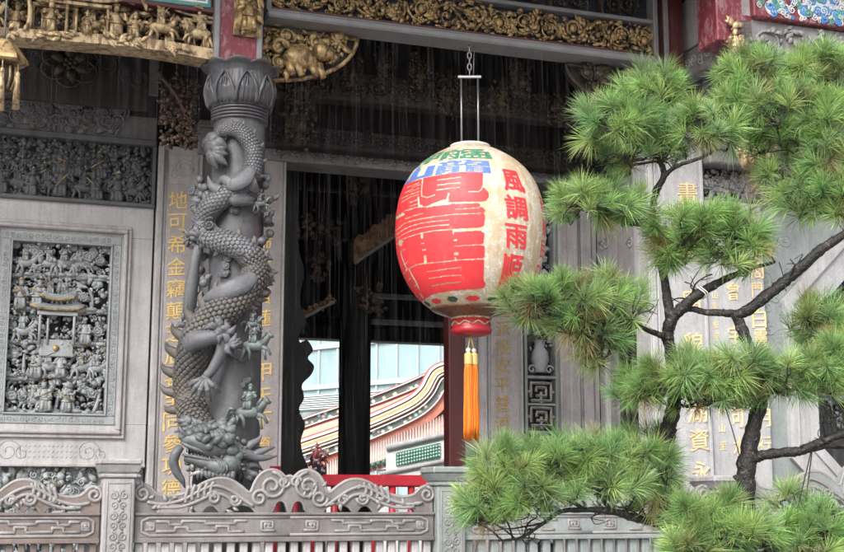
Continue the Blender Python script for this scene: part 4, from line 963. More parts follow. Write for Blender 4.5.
# ---- left frieze: bright gold procession on an arched ledge
l0, l1 = at(-60, 60, -.1)[0], at(212, 60, -.1)[0]
T = Thing('gilded_procession_frieze', 'bright gold carved frieze of riders, pavilions and trees on an arched ledge', 'frieze', ((l0 + l1) / 2, -.1, at(100, 40, -.1)[1]))
led = [at(x, y, -.1) for x, y in ((-60, 36), (0, 38), (50, 42), (100, 46), (140, 50), (170, 54), (195, 59), (212, 62))]
zt_ = lambda u: float(np.interp(u, [q[0] for q in led], [q[1] for q in led]))
mb = MB()
th_ = [at(x, y, -.1)[1] for x, y in ((-60, 30), (212, 50))]
us = np.linspace(l0, l1, 24); top = lambda u: zt_(u) + np.interp(u, [l0, l1], [.07, .10])
mb.poly([(u, zt_(u)) for u in us] + [(u, top(u)) for u in us[::-1]], -.16, .1)
for k in range(40): u = rnd.uniform(l0, l1); leaf(mb, u, -.17, zt_(u) + .04, .12, jit(.8) + (3.14 if rnd.random() < .5 else 0), .35, jit(.6))
T.part('ledge', mb, M['gold_lt'])
mb = MB(); x = l0 + .1; items = ['h', 'f', 'p', 'h', 't', 'f', 'f', 'p', 'f', 'h', 't', 'f', 'p', 'f', 'f', 'h']; hh = .46; k = 0; hh = .40
for v_ in (-.02, -.11):
    x = l0 + .1 + (.12 if v_ > -.1 else 0)
    while x < l1 - .1:
        z = top(x); it = items[k % len(items)]; k += 1
        if it == 'h': horse(mb, x + .08, v_, z, hh * .9, rnd.choice([-1, 1])); x += .34
        elif it == 'f': figure(mb, x, v_, z, hh * rnd.uniform(.6, .8), None, rnd.random() < .3, jit(.1)); x += .15
        elif it == 'p': pavilion(mb, x + .16, v_, z, .44, hh * 1.1); figure(mb, x + .16, v_ - .06, z, hh * .5); x += .4
        else: tree_carved(mb, x + .08, v_, z, hh * 1.15); x += .24
def prin():
    u = rnd.uniform(l0, l1); return u, top(u) + rnd.uniform(.0, .62)
bed(mb, prin, 1500, .02, .065, .04)
for k in range(60): u = rnd.uniform(l0, l1); leaf(mb, u, -.10 + jit(.05), top(u) + rnd.uniform(.25, .6), .11, rnd.uniform(0, 6.28), .4, jit(1))
T.part('carved_procession', mb, M['gold_lt'])
mb = MB(); mb.box((l0, .06, zt_(l1) + .05), (l1, .12, 6.3), 0); T.part('dark_ground', mb, M['wood_dark'])
mb = MB(); tz = at(180, 6, -.1)[1]; mb.box((l0, -.14, tz - .04), (l1, .1, tz), .006); mb.box((l0, -.1, tz + .002), (l1, .1, 6.62), .01); T.part('red_rail', mb, M['red_dark'])
tp0 = at(142, 3, -.12)[0]; mb = MB(); mb.box((tp0, -.155, tz - .002), (l1 - .03, -.1, tz + .3), .006); pp = T.part('teal_panel', mb, M['teal'])
mb = MB(); ring(mb, tp0 + .03, l1 - .06, tz + .03, tz + .27, .018, -.162, -.15, .003); T.part('white_border', mb, M['white'], pp)

# ---- flower-shaped gold ornament and dim carvings in the porch behind
def porch_bits():
    v = 1.0; u, z = at(70, 64, v)
    T = Thing('flower_window', 'dim gold quatrefoil ornament hanging in the dark porch behind the left frieze', 'ornament', (u, v, z))
    mb = MB()
    for k in range(6):
        a = k / 6 * 6.283 + .5; mb.tube(xz([(u + .15 * math.cos(a) + .12 * math.cos(q), z + .12 * math.sin(a) + .10 * math.sin(q)) for q in np.linspace(a - 1.9, a + 1.9, 12)], v), .014, 5)
        leaf(mb, u, v, z, .2, a, .5, .5)
    flower(mb, u, v - .02, z, .07); T.part('petal_frame', mb, M['gold_dk'])
    mb = MB(); mb.box((-4.5, v + .04, z - .36), (at(150, 64, v)[0], v + .1, z + .5), .0)
    for k in range(12): x = at(20 + k * 11, 60, v)[0]; polylines(mb, [spiral_pts(x, z + jit(.12), .10, .02, 1.4, rnd.uniform(0, 6), 16)], v + .036, .010)
    T.part('painted_board', mb, M['wood_dark'])
    # beams and carved struts inside the porch
    zb1 = at(500, 116, .9)[1]
    for (vv, zz, hh, mat, lab) in ((.9, zb1, .3, 'wood_dark', 'dark carved porch beam with faint scrolls behind the lantern hanger'), (1.35, zb1 - .38, .22, 'wood_black', 'black porch beam just above the stone lintel')):
        T = Thing('porch_beam', lab, 'beam', (1.8, vv, zz)); mb = MB(); mb.box((at(264, 100, vv)[0], vv, zz), (at(655, 100, vv)[0], vv + .2, zz + hh), .015); T.part('beam', mb, M[mat])
        mb = MB(); scrollwork(mb, at(270, 100, vv)[0], at(640, 100, vv)[0], zz + .03, zz + hh - .03, vv - .005, flowers=False); T.part('faint_scrolls', mb, M['gold_dk' if vv < 1 else 'wood_dark'])
    for k, (x, y, s) in enumerate(((300, 82, .22), (352, 70, .16), (420, 72, .18), (447, 95, .2), (520, 78, .2), (560, 110, .18), (300, 120, .25), (385, 62, .15), (500, 100, .16))):
        vv = .6 + .08 * (k % 4); u, z = at(x, y, vv)
        T = Thing('carved_strut', ('dim gilded roof strut in the dark porch, %s' % ('behind the gilded lion bracket', 'just right of the gilded bracket tip', 'left of the lantern hook', 'under the lantern crossbar', 'right of the lantern rods', 'near the right frieze bracket', 'below the gilded lion bracket', 'high under the frieze left of centre', 'low right of the lantern rods')[k]), 'strut', (u, vv, z), group='carved struts in the porch')
        mb = MB()
        bed(mb, rect_in(u - s * .6, u + s * .6, z - s, z + s), 70, vv, s * .4, .06)
        cloud(mb, u, vv, z, s * .5, 3); figure(mb, u, vv - .03, z - s * .5, s * 1.2)
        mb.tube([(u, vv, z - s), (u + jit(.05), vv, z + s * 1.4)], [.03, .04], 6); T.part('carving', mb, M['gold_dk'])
    # dark brackets left of the column (capital height)
    u, z = at(178, 110, .5)
    T = Thing('corner_bracket', 'brown carved corner bracket under the procession frieze left of the column capital', 'bracket', (u, .5, z)); mb = MB()
    bed(mb, rect_in(u - .16, u + .17, z - .34, z + .3), 320, .5, .075, .09); mb.tube(smooth_path([(u - .2, .5, z + .35), (u, .5, z + .1), (u + .18, .5, z - .28)], 9), [.022] * 9, 6); T.part('carving', mb, M['wood_brown'])
porch_bits()

# ============================================================ UPPER RIGHT: post, cross beam, hanging post, painted beam
u0, u1 = at(656, 40, .05)[0], at(676, 40, .05)[0]; z0 = at(662, 92, .05)[1]
T = Thing('red_corner_post', 'dark red corner post at the right end of the frieze', 'post', (u0, .05, z0)); mb = MB(); mb.box((u0 + .003, -.1, z0), (u1, .3, 6.62), .01); T.part('post_core', mb, M['red_dark'])
mb = MB(); mb.box((u0 - .0, -.12, z0 + .002), (u0 + .05, -.1, 6.6), .004); T.part('grey_edge', mb, M['grey_rail'])
uX = at(690, 66, -.1)[0]
T = Thing('cross_beam', 'grey scrolled panel beam running out from the red corner post', 'beam', (uX, -.4, 4.8)); zx0, zx1 = at(690, 76, -.1)[1], at(690, 50, -.1)[1]
mb = MB(); mb.box((uX, -1.0, zx0), (uX + .16, .3, zx1), .012); T.part('panel', mb, M['stone_dim'])
mb = MB()
for k in range(9): P = spiral_pts(-.9 + k * .12, (zx0 + zx1) / 2 + jit(.02), .06, .012, 1.4, rnd.uniform(0, 6), 14); mb.tube(np.stack([np.full(14, uX - .003), P[:, 0], P[:, 1]], -1), .010, 5)
T.part('scroll_relief', mb, M['stone'])
mb = MB(); mb.box((uX + .02, -1.0, zx1 + .03), (uX + .14, .3, 6.62), .01); T.part('cream_board', mb, M['stone_pink'])
mb = MB()
for k in range(7): cloud(mb, uX - .06, -.75 + k * .03, zx1 + .25 + k * .09, .09, 3)
T.part('painted_cloud_bracket', mb, M['blue_dk'])
vh = -1.0; h0, h1 = at(717, 20, vh)[0], at(786, 20, vh)[0]; hz = at(750, 44, vh)[1]
T = Thing('hanging_post', 'peeling red hanging post with gold carving and carved flower basket end at upper right', 'post', ((h0 + h1) / 2, vh, hz))
mb = MB(); mb.box((h0, vh, hz), (h1, vh + .35, 6.62), .01); mb.box((h0 + .22, vh + .02, hz - .28), (h1 - .12, vh + .3, hz), .01); T.part('post_core', mb, M['red_post'])
mb = MB(); u, z = at(732, 44, vh)
for q in range(14): leaf(mb, u + jit(.05), vh - .04 + jit(.02), z + jit(.17), .14, 1.57 + jit(1.2), .5, jit(1))
figure(mb, u, vh - .05, z - .18, .34); T.part('gilded_carving', mb, M['gold_lt'])
mb = MB(); u, z = at(765, 134, vh); mb.lathe([(0, -.26), (.06, -.25), (.13, -.18), (.16, -.05), (.15, .08), (.17, .12), (.14, .16), (.10, .3), (.12, .55)], (u, vh + .15, z), 20)
for k in range(40): a = rnd.uniform(0, 6.28); flower(mb, u + .16 * math.cos(a), vh + .15 + .16 * math.sin(a), z + rnd.uniform(-.2, .12), .05)
for k in range(10): a = k * .628; mb.ell((u + .12 * math.cos(a), vh + .15 + .12 * math.sin(a), z - .2), (.04, .04, .08), 0, 7, 5)
T.part('flower_basket', mb, M['gold_lt'])
# painted beam, blue white red clouds
vb = -1.05; b0, b1 = at(753, 12, vb)[0], at(930, 12, vb)[0]; bzz0, bzz1 = at(800, 23, vb)[1], at(800, -12, vb)[1]
T = Thing('painted_cloud_beam', 'brightly painted beam with blue, white, red and green cloud scrolls at the top right corner', 'beam', ((b0 + b1) / 2, vb, bzz0))
mb = MB(); mb.box((b0, vb - .02, bzz0), (b1, vb + .25, bzz1), .012); T.part('beam', mb, M['red_post'])
H = bzz1 - bzz0
for nm, col, cnt, rr_, off in (('white_cloud', (.50, .51, .52), 80, .085, 0), ('blue_cloud', (.05, .19, .45), 60, .065, .004), ('green_cloud', (.08, .26, .2), 26, .06, .007), ('white_line', (.55, .57, .58), 60, .05, .010)):
    mb = MB()
    for k in range(cnt):
        x, z = rnd.uniform(b0 + .05, b1 - .03), bzz0 + .03 + (rnd.random() ** 1.3) * (H - .05); r = rr_ * rnd.uniform(.7, 1.1); r = min(r, z - bzz0 - .004, b1 - x)
        if r < .015: continue
        mb.tube(xz(spiral_pts(x, z, r * .8, r * .12, 1.5, rnd.uniform(0, 6), 16, rnd.choice([-1, 1])), vb - .024 - off), (.2 if nm != 'white_line' else .12) * r, 5, flat=.3, flatdir=(.02, 1, .02))
    T.part(nm, mb, paint(nm, col, .15, .5))
mb = MB(); mb.box((b0, vb + .05, bzz0 - .45), (b1, vb + .3, bzz0 - .004), .01); scrollwork(mb, b0 + .05, b1 - .1, bzz0 - .38, bzz0 - .05, vb + .05, flowers=False)
T.part('stone_board', mb, M['stone_dim'])

# ============================================================ GOLD PALACE LANTERN at the left edge
vl = -.9; u, z = at(2, 80, vl); s = s_at(2, 80, vl)
T = Thing('palace_lantern', 'small gilded palace lantern with fringe hanging at the left edge', 'lantern', (u, vl, z), group=None)
mb = MB()
for k in range(6):
    a = k / 6 * 6.283 + .3
mb.lathe([(5 * s, 42 * s), (12 * s, 38 * s), (24 * s, 22 * s), (25 * s, 18 * s), (22 * s, 16 * s), (10 * s, 15 * s)], (u, vl, z), 6, 0, False); T.part('canopy', mb, M['gold'])
mb = MB(); mb.lathe([(8 * s, 14 * s), (13 * s, 12 * s), (13.5 * s, 0), (10 * s, -11 * s), (4 * s, -14 * s), (0, -14 * s)], (u, vl, z), 12); T.part('body', mb, M['gold_dk'])
mb = MB()
for k in range(12): a = k / 12 * 6.283; mb.tube([(u + 13.8 * s * math.cos(a), vl + 13.8 * s * math.sin(a), z + 12 * s), (u + 14.2 * s * math.cos(a), vl + 14.2 * s * math.sin(a), z), (u + 10 * s * math.cos(a), vl + 10 * s * math.sin(a), z - 11 * s)], .01, 5)
T.part('rib', mb, M['gold_lt'])
for k in range(6):
    a = k / 6 * 6.283 - .55; x, y = u + 17 * s * math.cos(a), vl + 17 * s * math.sin(a); mb = MB()
    mb.tube([(x, y, z + 20 * s), (x, y, z + 5 * s)], .006, 5); mb.ell((x, y, z + 4 * s), (.02, .02, .03), 0, 8, 6)
    mb.tube([(x, y, z + 2 * s), (x, y, z - 8 * s), (x - .3 * s, y, z - 26 * s)], [.016, .022, .03], 8); T.part('fringe', mb, M['gold_lt'])
mb = MB(); mb.tube([(u, vl, z + 40 * s), (u, vl, 6.6)], .008, 5); T.part('cord', mb, M['steel'])

# ============================================================ BIG PAPER LANTERN
LV = -.02; lu, lz = at(470.5, 226, LV); LP = F(lu, LV, lz); LS = s_at(470, 226, LV); LA = 75 * LS
T = Thing('paper_lantern', 'large round red and cream paper lantern with red lettering hanging in the temple doorway', 'lantern', tuple(LP), 'W')
zn = np.array([-1.12, -1.08, -1.0, -.85, -.65, -.4, -.15, .1, .35, .55, .72, .86, .96, 1.03, 1.08]); rn = np.array([.52, .60, .68, .80, .905, .975, 1.0, .995, .955, .885, .78, .64, .49, .36, .25])
zs_ = np.linspace(-1.12, 1.08, 90); rs_ = np.interp(zs_, zn, rn)
for _ in range(12): rs_[1:-1] = (rs_[:-2] + 2 * rs_[1:-1] + rs_[2:]) / 4
rprof = lambda zz: np.interp(zz, zs_, rs_)
nth = 240; th = np.arange(nth) / nth * 6.283
rib = 1 - .006 * np.abs(np.sin(th * 30)) ** .5 * 1.0
Rr = rs_[:, None] * (1 + .004 * (np.abs(np.cos(th * 30)) ** 6)[None]) * LA
mb = MB(); mb.grid(LP[0] + Rr * np.cos(th), LP[1] + Rr * np.sin(th), LP[2] + zs_[:, None] * LA + 0 * Rr, wrap=True)
m, t, b = nodes('oiled_paper_with_gilt_scrolls'); vec = coords(t)
wv = noise(t, vec, 5.5, 1.5, .5, 1.6); wmul = N(t, 'ShaderNodeMath', operation='MULTIPLY'); wmul.inputs[1].default_value = 6.0; t.links.new(wv, wmul.inputs[0])
fr_ = N(t, 'ShaderNodeMath', operation='PINGPONG'); fr_.inputs[1].default_value = .5; t.links.new(wmul.outputs[0], fr_.inputs[0])
bc = mixc(t, ramp(t, noise(t, vec, 3, 5, .6), [(.3, 0), (.7, 1)]), (.50, .41, .29), (.66, .585, .475))
bc = mixc(t, ramp(t, fr_.outputs[0], [(.0, 1), (.10, 0)]), bc, (.90, .88, .84))
bc = mixc(t, ramp(t, noise(t, vec, 6, 4, .6), [(.47, 0), (.56, .75)]), bc, (.47, .34, .19))
t.links.new(bc, b.inputs['Base Color']); b.inputs['Roughness'].default_value = .5
b.inputs['Subsurface Weight'].default_value = .0
bump(t, b, noise(t, coords(t, (1, 1, 1)), 50, 4, .6), .002, .3)
body = T.part('paper_shade', mb, m)
def on_lantern(x, z, off, lift):            # x = angle (0 faces the viewer), z = height in radii
    r = (rprof(z) + .0) * LA + lift; a = np.asarray(x); return np.stack([LP[0] + r * np.sin(a), LP[1] - r * np.cos(a), LP[2] + np.asarray(z) * LA], -1)
def wrap_glyph(mb, G, ch, a0, a1, z0, z1, lift=.004, nx=14, nz=8, slant=0.0):
    if ch not in G: return
    V, T3, sz = G[ch]; bm = bmesh.new()
    vs_ = [bm.verts.new((p[0] / sz[0], p[1] / sz[1], 0)) for p in V]
    for f in T3:
        try: bm.faces.new([vs_[i] for i in f])
        except ValueError: pass
    for ax, n_ in ((0, nx), (1, nz)):
        for k in range(1, n_):
            co = [0, 0, 0]; no = [0, 0, 0]; co[ax] = k / n_ - .5; no[ax] = 1
            bmesh.ops.bisect_plane(bm, geom=bm.verts[:] + bm.edges[:] + bm.faces[:], plane_co=co, plane_no=no)
    bm.verts.index_update(); P = np.array([v.co[:] for v in bm.verts]); bmesh.ops.triangulate(bm, faces=bm.faces[:]); bm.verts.index_update()
    P = np.array([v.co[:] for v in bm.verts]); F3 = [[v.index for v in f.verts] for f in bm.faces]; bm.free()
    x = (a0 + a1) / 2 + (P[:, 0] + slant * P[:, 1]) * (a1 - a0); z = (z0 + z1) / 2 + P[:, 1] * (z1 - z0)
    mb.add(on_lantern(x, z, 0, lift), None, F3, 0, True)
def raster(G, ch, nx, nz):
    V, T3, sz = G[ch]; P = V[:, :2] / sz + .5; A = np.zeros((nz, nx), bool)
    for t3 in T3:
        a, b_, c = P[t3]; x0, x1 = int(max(0, min(a[0], b_[0], c[0]) * nx - 1)), int(min(nx, max(a[0], b_[0], c[0]) * nx + 2)); z0, z1 = int(max(0, min(a[1], b_[1], c[1]) * nz - 1)), int(min(nz, max(a[1], b_[1], c[1]) * nz + 2))
        X, Z = np.meshgrid((np.arange(x0, x1) + .5) / nx, (np.arange(z0, z1) + .5) / nz)
        cr = lambda p, q: (q[0] - p[0]) * (Z - p[1]) - (q[1] - p[1]) * (X - p[0])
        d1, d2, d3 = cr(a, b_), cr(b_, c), cr(c, a); A[z0:z1, x0:x1] |= ((d1 >= 0) & (d2 >= 0) & (d3 >= 0)) | ((d1 <= 0) & (d2 <= 0) & (d3 <= 0))
    return A
def close_gaps(A, gap, edge, frac):                 # thicken strokes until only thin gaps of paper are left between them
    A = A.copy(); n = A.shape[0]
    for c in range(A.shape[1]):
        col = A[:, c]; k = 0
        if not col.any(): continue
        while k < n:
            if col[k]: k += 1; continue
            e = k
            while e < n and not col[e]: e += 1
            L = e - k; lo, hi = k > 0, e < n
            if lo and hi: g_ = min(L, max(gap, int(L * frac))); p = k + (L - g_) // 2; col[k:p] = True; col[p + g_:e] = True
            elif L < edge: col[k:e] = True
            else: (col[k:k + edge // 3].fill(True) if lo else col[e - edge // 3:e].fill(True))
            k = e
    return A
def bold_glyph(mb, G, ch, a0, a1, z0, z1, gv, gh, lift=.004, nx=170, nz=84, edge=18):
    if ch not in G: return
    A = raster(G, ch, nx, nz)
    A = close_gaps(A, gv, edge, .38); A = close_gaps(A.T, gh, edge, .55).T
    for c in range(nx):                        # one curved strip per run of ink
        col = np.concatenate([[0], A[:, c].astype(int), [0]]); d = np.diff(col)
        for s_, e in zip(np.where(d == 1)[0], np.where(d == -1)[0]):
            m_ = max(2, int((e - s_) / 9) + 2); zz = z0 + (z1 - z0) * np.linspace(s_, e, m_) / nz
            P = np.concatenate([on_lantern(np.full(m_, a0 + (a1 - a0) * q / nx), zz, 0, lift) for q in (c, c + 1.02)]); i_ = np.arange(m_ - 1)
            mb.add(P, np.stack([i_, i_ + m_, i_ + m_ + 1, i_ + 1], -1), None, 0, True)
GL = glyph_set('觀音佛祖艋舺龍山', .0, 0, 2); GW = glyph_set('風調雨順國泰民安', .006, 0, 3)
M['ink_red'] = paint('red_lantern_ink', (.74, .040, .048), .10, .5, .14, (.76, .12, .11), scale=9)
M['ink_blue'] = paint('blue_lantern_ink', (.10, .19, .50), .15, .5, .2, (.25, .33, .55), scale=9)
M['ink_green_dk'] = paint('dark_green_lantern_ink', (.03, .085, .05), .3, .5, .3, (.10, .12, .08), scale=30); M['ink_green'] = paint('green_lantern_ink', (.06, .22, .13), .15, .5, .2, (.2, .34, .24), scale=9)
def lproj(a, z, lift=.004):                 # where a place of the lantern shows in the photo
    P = on_lantern(a, z, 0, lift) - CAM; fw = P[..., 1] * math.cos(PITCH) + P[..., 2] * math.sin(PITCH); upc = -P[..., 1] * math.sin(PITCH) + P[..., 2] * math.cos(PITCH)
    return PW / 2 + FPX * P[..., 0] / fw, PH / 2 - FPX * upc / fw
def inpoly(X, Y, poly):
    r_ = np.zeros(X.shape, bool); n_ = len(poly)
    for k in range(n_):
        (x0, y0), (x1, y1) = poly[k], poly[(k + 1) % n_]
        c = (y0 > Y) != (y1 > Y); r_ ^= c & (X < (x1 - x0) * (Y - y0) / ((y1 - y0) if y1 != y0 else 1e-9) + x0)
    return r_
def nearline(X, Y, L, w_):
    r_ = np.zeros(X.shape, bool)
    for (x0, y0), (x1, y1) in zip(L[:-1], L[1:]):
        dx, dy = x1 - x0, y1 - y0; t_ = np.clip(((X - x0) * dx + (Y - y0) * dy) / (dx * dx + dy * dy + 1e-9), 0, 1)
        r_ |= (X - x0 - t_ * dx) ** 2 + (Y - y0 - t_ * dy) ** 2 < (w_ / 2) ** 2
    return r_
TITLE = [(380, 190), (404, 186), (406, 184), (414, 181), (427, 177.2), (435.6, 175.8), (450, 173.2), (460, 172), (471, 171.4), (481, 172), (483, 174), (482.5, 186.5), (485, 188.6), (488.6, 192.5), (488.8, 197), (486, 200.4), (480, 202), (478.5, 203), (480, 204.5), (479.6, 206.6), (483, 207.5), (485.4, 210.5), (483.4, 213.2), (484.7, 215), (484.4, 225), (481, 227), (481, 231), (484.6, 233.6), (483.4, 242.8), (481, 244.8), (484.7, 246.4), (484.3, 256.7), (482, 258.6), (484.2, 260.2), (483.4, 280), (485.6, 283.6), (484.4, 287.6), (478.5, 288.9), (467.6, 289.4), (446, 291.6), (439, 292.7), (433.5, 294.2), (426, 298), (419, 304), (400, 310), (380, 300)]
WL = 1.15
PAPER = [([(437.7, 180), (450, 178.3), (461, 176.8)], WL), ([(437.3, 185.2), (450, 183.2), (460.5, 182.5)], WL), ([(436.7, 190), (450, 188), (459.5, 187.3)], WL), ([(468.7, 191.6), (478.5, 191.5), (481.4, 189.4), (482.6, 186)], 1.2),
 ([(448.6, 193.5), (447.3, 199)], 1.8), ([(422.6, 179), (421.5, 190), (421.7, 196), (427, 197.5), (434.6, 194.8)], 1.3), ([(418.3, 197), (418.8, 206), (422, 205.5)], 1.8),
 ([(407.4, 187.2), (418.8, 182.8)], .9), ([(405, 192.6), (412.8, 188.8)], 1), ([(412, 187.2), (419.8, 184.5)], .8), ([(402, 198), (411, 194.2), (419.3, 191.2)], .9), ([(401, 202.4), (410.6, 196.8), (418.3, 194.4)], .9), ([(410, 202.4), (417, 199.7)], .9), ([(410.6, 206), (417.7, 203.5)], .9), ([(409.5, 192.3), (419, 188)], .7),
 ([(394, 219), (396.5, 216.5), (404, 211), (416, 207.3), (428, 206.4)], .9), ([(427, 206.9), (431, 205.2), (437, 203.4), (443, 202), (450, 203), (462, 202.6), (480, 202.2)], 1.8), ([(431, 205.4), (442, 201.4), (447.5, 200)], 3), ([(436, 204.8), (450, 203.4)], 2.4),
 ([(455.6, 209.2), (478.5, 207.6)], 1.0), ([(396.5, 217.8), (400, 215.6), (403.4, 214)], 2.8), ([(405.2, 218.6), (414, 215.6), (422.6, 213.4)], 1.0),
 ([(394, 232), (404, 223.4), (412, 220.7), (421.5, 218.6), (435.6, 216.4), (453.5, 214.2), (481, 213.1)], 1.0), ([(394, 236), (404, 229), (412, 225.6), (421.5, 223), (435, 221.2), (448.7, 220)], 1.0), ([(394, 240.3), (404, 233.6), (412, 230), (421.5, 227.6), (435, 225.6), (448.7, 224.6)], 1.0),
 ([(394.6, 246.3), (401, 240), (407.4, 237), (421.5, 232.8), (433.5, 230.7), (449.8, 229.4), (455, 229)], 1.0), ([(453.8, 230.6), (470, 229.3), (484, 228.8)], 3.4),
 ([(421.7, 233.4), (421.9, 237.6)], 2.4), ([(421.4, 243.6), (423.8, 243.2)], 1.3), ([(422.8, 250), (425.2, 249.4)], 1.5), ([(425, 256.4), (425.5, 263)], 2.6), ([(400.3, 240.6), (400.4, 244.4)], 3.4), ([(398, 243.6), (402.6, 241.4)], 1.6),
 ([(400.3, 251.3), (405.2, 249)], .8), ([(400.3, 251.3), (401.6, 256), (404, 263), (406.3, 268)], .9), ([(404, 264.8), (407.4, 262)], 1.2), ([(454.2, 240.1), (456.2, 239.8)], 1.9), ([(454, 246.2), (466, 245.2), (481, 244.6)], 1.0), ([(455.2, 253.8), (457.2, 253.6)], 3.0), ([(455, 257.6), (456.6, 260.4)], 1.6), ([(453.5, 229), (453.3, 234)], 1.2),
 ([(406, 269.6), (411.7, 267), (417, 264.4), (426, 263.2), (435, 262.5), (450, 260.9), (456.7, 260), (482, 258.8)], 1.25), ([(409, 269), (411.7, 275), (416, 282), (418.8, 288.7)], 1.4), ([(414.5, 286.5), (416.4, 284.6)], 1.5), ([(420.4, 294), (423, 298)], 1.6), ([(407.4, 269), (402.5, 275.7)], 1.0), ([(410, 278.4), (405.8, 283.3)], 1.0),
 ([(427.5, 271.6), (435, 270.7), (447, 268.7), (459.8, 267.5)], 1.05), ([(429, 278.4), (447, 275.7), (460.5, 275)], 1.05), ([(432, 285.8), (447, 283.2), (460.5, 282)], 1.05)]
NA, NZ = 330, 300; Ag, Zg = np.meshgrid(np.linspace(R(-92), R(18), NA), np.linspace(-1.12, .56, NZ)); Xp, Yp = lproj(Ag, Zg)
INK = inpoly(Xp, Yp, TITLE)
for L_, w_ in PAPER: INK &= ~nearline(Xp, Yp, L_, w_)
SPLIT = [[(380, 224), (396.5, 216.5), (404, 211), (416, 207.3), (428, 206), (450, 203), (490, 202.2)], [(380, 254), (394.6, 246.3), (401, 240), (407.4, 237), (421.5, 232.8), (433.5, 230.7), (449.8, 229.4), (490, 228.6)], [(380, 282), (406, 269.6), (411.7, 267), (417, 264.4), (426, 263.2), (450, 260.9), (490, 258.5)], [(380, 400), (500, 400)]]
row = sum((Yp > np.interp(Xp, [q[0] for q in L_], [q[1] for q in L_])).astype(int) for L_ in SPLIT)
da = Ag[0, 1] - Ag[0, 0]
for off in (0, math.pi):
    for k in range(4):
        mb = MB(); mk = INK & (row == k)
        for c in range(NA):
            d = np.diff(np.concatenate([[0], mk[:, c].astype(int), [0]]))
            for s_, e in zip(np.where(d == 1)[0], np.where(d == -1)[0]):
                m_ = max(2, (e - s_) // 6 + 2); zz = np.linspace(Zg[s_, 0] - .0028, Zg[e - 1, 0] + .0028, m_)
                Q_ = np.concatenate([on_lantern(np.full(m_, Ag[0, c] + off + q), zz, 0, .004) for q in (-.505 * da, .505 * da)]); i_ = np.arange(m_ - 1)
                mb.add(Q_, np.stack([i_, i_ + m_, i_ + m_ + 1, i_ + 1], -1), None, 0, True)
        T.part('red_title_character', mb, M['ink_red'], body)
for off in (0, math.pi):
    for ch, a0, a1, z0, z1 in (('龍', -32, 15, .50, .70), ('山', -84, -35, .50, .70)):
        mb = MB(); bold_glyph(mb, GL, ch, R(a0) + off, R(a1) + off, z0, z1, 13, 10, nx=90, edge=8); T.part('blue_character', mb, M['ink_blue'], body)
    for ch, a0, a1, z0, z1 in (('艋', -34, 20, .725, .90), ('舺', -88, -37, .725, .90)):
        mb = MB(); bold_glyph(mb, GL, ch, R(a0) + off, R(a1) + off, z0, z1, 13, 10, nx=90, edge=8); T.part('green_character', mb, M['ink_green'], body)
    for ch, z0, z1 in (('風', .28, .58), ('調', -.09, .22), ('雨', -.46, -.16), ('順', -.97, -.54)):
        mb = MB()
        for q_, (da_, dz_) in enumerate(((0, 0), (.5, .004), (-.5, .004), (.5, -.004), (-.5, -.004))): wrap_glyph(mb, GW, ch, R(24.5 + da_) + off, R((44 if ch != '順' else 45) + da_) + off, z0 + dz_, z1 + dz_, .004 + .0003 * q_, 6, 6, -.08)
        T.part('red_blessing_character', mb, M['ink_red'], body)
    for ch, z0, z1 in (('國', .12, .32), ('泰', -.20, .04), ('民', -.50, -.26), ('安', -.80, -.56)):
        mb = MB(); wrap_glyph(mb, GW, ch, R(67) + off, R(80) + off, z0, z1, .004, 6, 6); T.part('red_blessing_character', mb, M['ink_red'], body)
mb = MB()                                    # gilt diamonds between the inscriptions
for a in (60, 240):
    for z in (.66, .30, -.02, -.34, -.66):
        p = [on_lantern(R(a) + dx, z + dz, 0, .003) for dx, dz in ((-.15, .06), (.0, -.08), (.10, .0), (.04, .10))]; mb.add(p, [[0, 1, 2, 3]], None, 0, False)
T.part('gilt_diamond', mb, paint('tan_gilt', (.50, .34, .15), .3, .5, .3, (.66, .56, .4), .05), body)
# painted border round the bottom
for k in range(14):
    a = k / 14 * 6.283; mb = MB()
    for q in range(7):
        t_ = q / 6 * 6.283 if q < 6 else 0; rr_ = 1 if q < 6 else 0
        c0, c1 = a + (.075 if k % 2 else .095) * math.cos(t_) * rr_, -1.072 + .018 * math.sin(t_) * rr_
        n_ = 8; mb.add([on_lantern(c0 + .055 * math.cos(w_), c1 + .016 * math.sin(w_), 0, .004 + .0004 * q) for w_ in np.arange(n_) / n_ * 6.283] + [on_lantern(c0, c1, 0, .0042 + .0004 * q)], None, [[i_, (i_ + 1) % n_, n_] for i_ in range(n_)], 0, True)
    T.part('green_border_motif' if k % 2 else 'red_border_motif', mb, M['ink_green_dk' if k % 2 else 'ink_red'], body)
# turned wooden base, collar and cap
L0 = lambda r, z: (r * LA, z * LA)
mb = MB(); mb.lathe([L0(.515, -1.105), L0(.53, -1.125), L0(.50, -1.15), L0(.40, -1.19), L0(.27, -1.225), L0(.27, -1.25)], tuple(LP), 48)
m, t, b = nodes('painted_fret_base'); vec = coords(t)
ck = N(t, 'ShaderNodeTexVoronoi'); ck.inputs['Scale'].default_value = 26; t.links.new(vec, ck.inputs['Vector'])
t.links.new(mixc(t, ramp(t, ck.outputs['Distance'], [(.3, 0), (.45, 1)]), (.13, .025, .018), (.15, .085, .045)), b.inputs['Base Color']); b.inputs['Roughness'].default_value = .35
T.part('base_ring', mb, m)
mb = MB(); mb.lathe([L0(.22, -1.22), L0(.265, -1.24), L0(.265, -1.265), L0(.245, -1.275), L0(.255, -1.37), L0(.275, -1.40), L0(.262, -1.445), L0(.18, -1.475), L0(0, -1.475)], tuple(LP), 40); col_ = T.part('collar', mb, M['red'])
mb = MB()
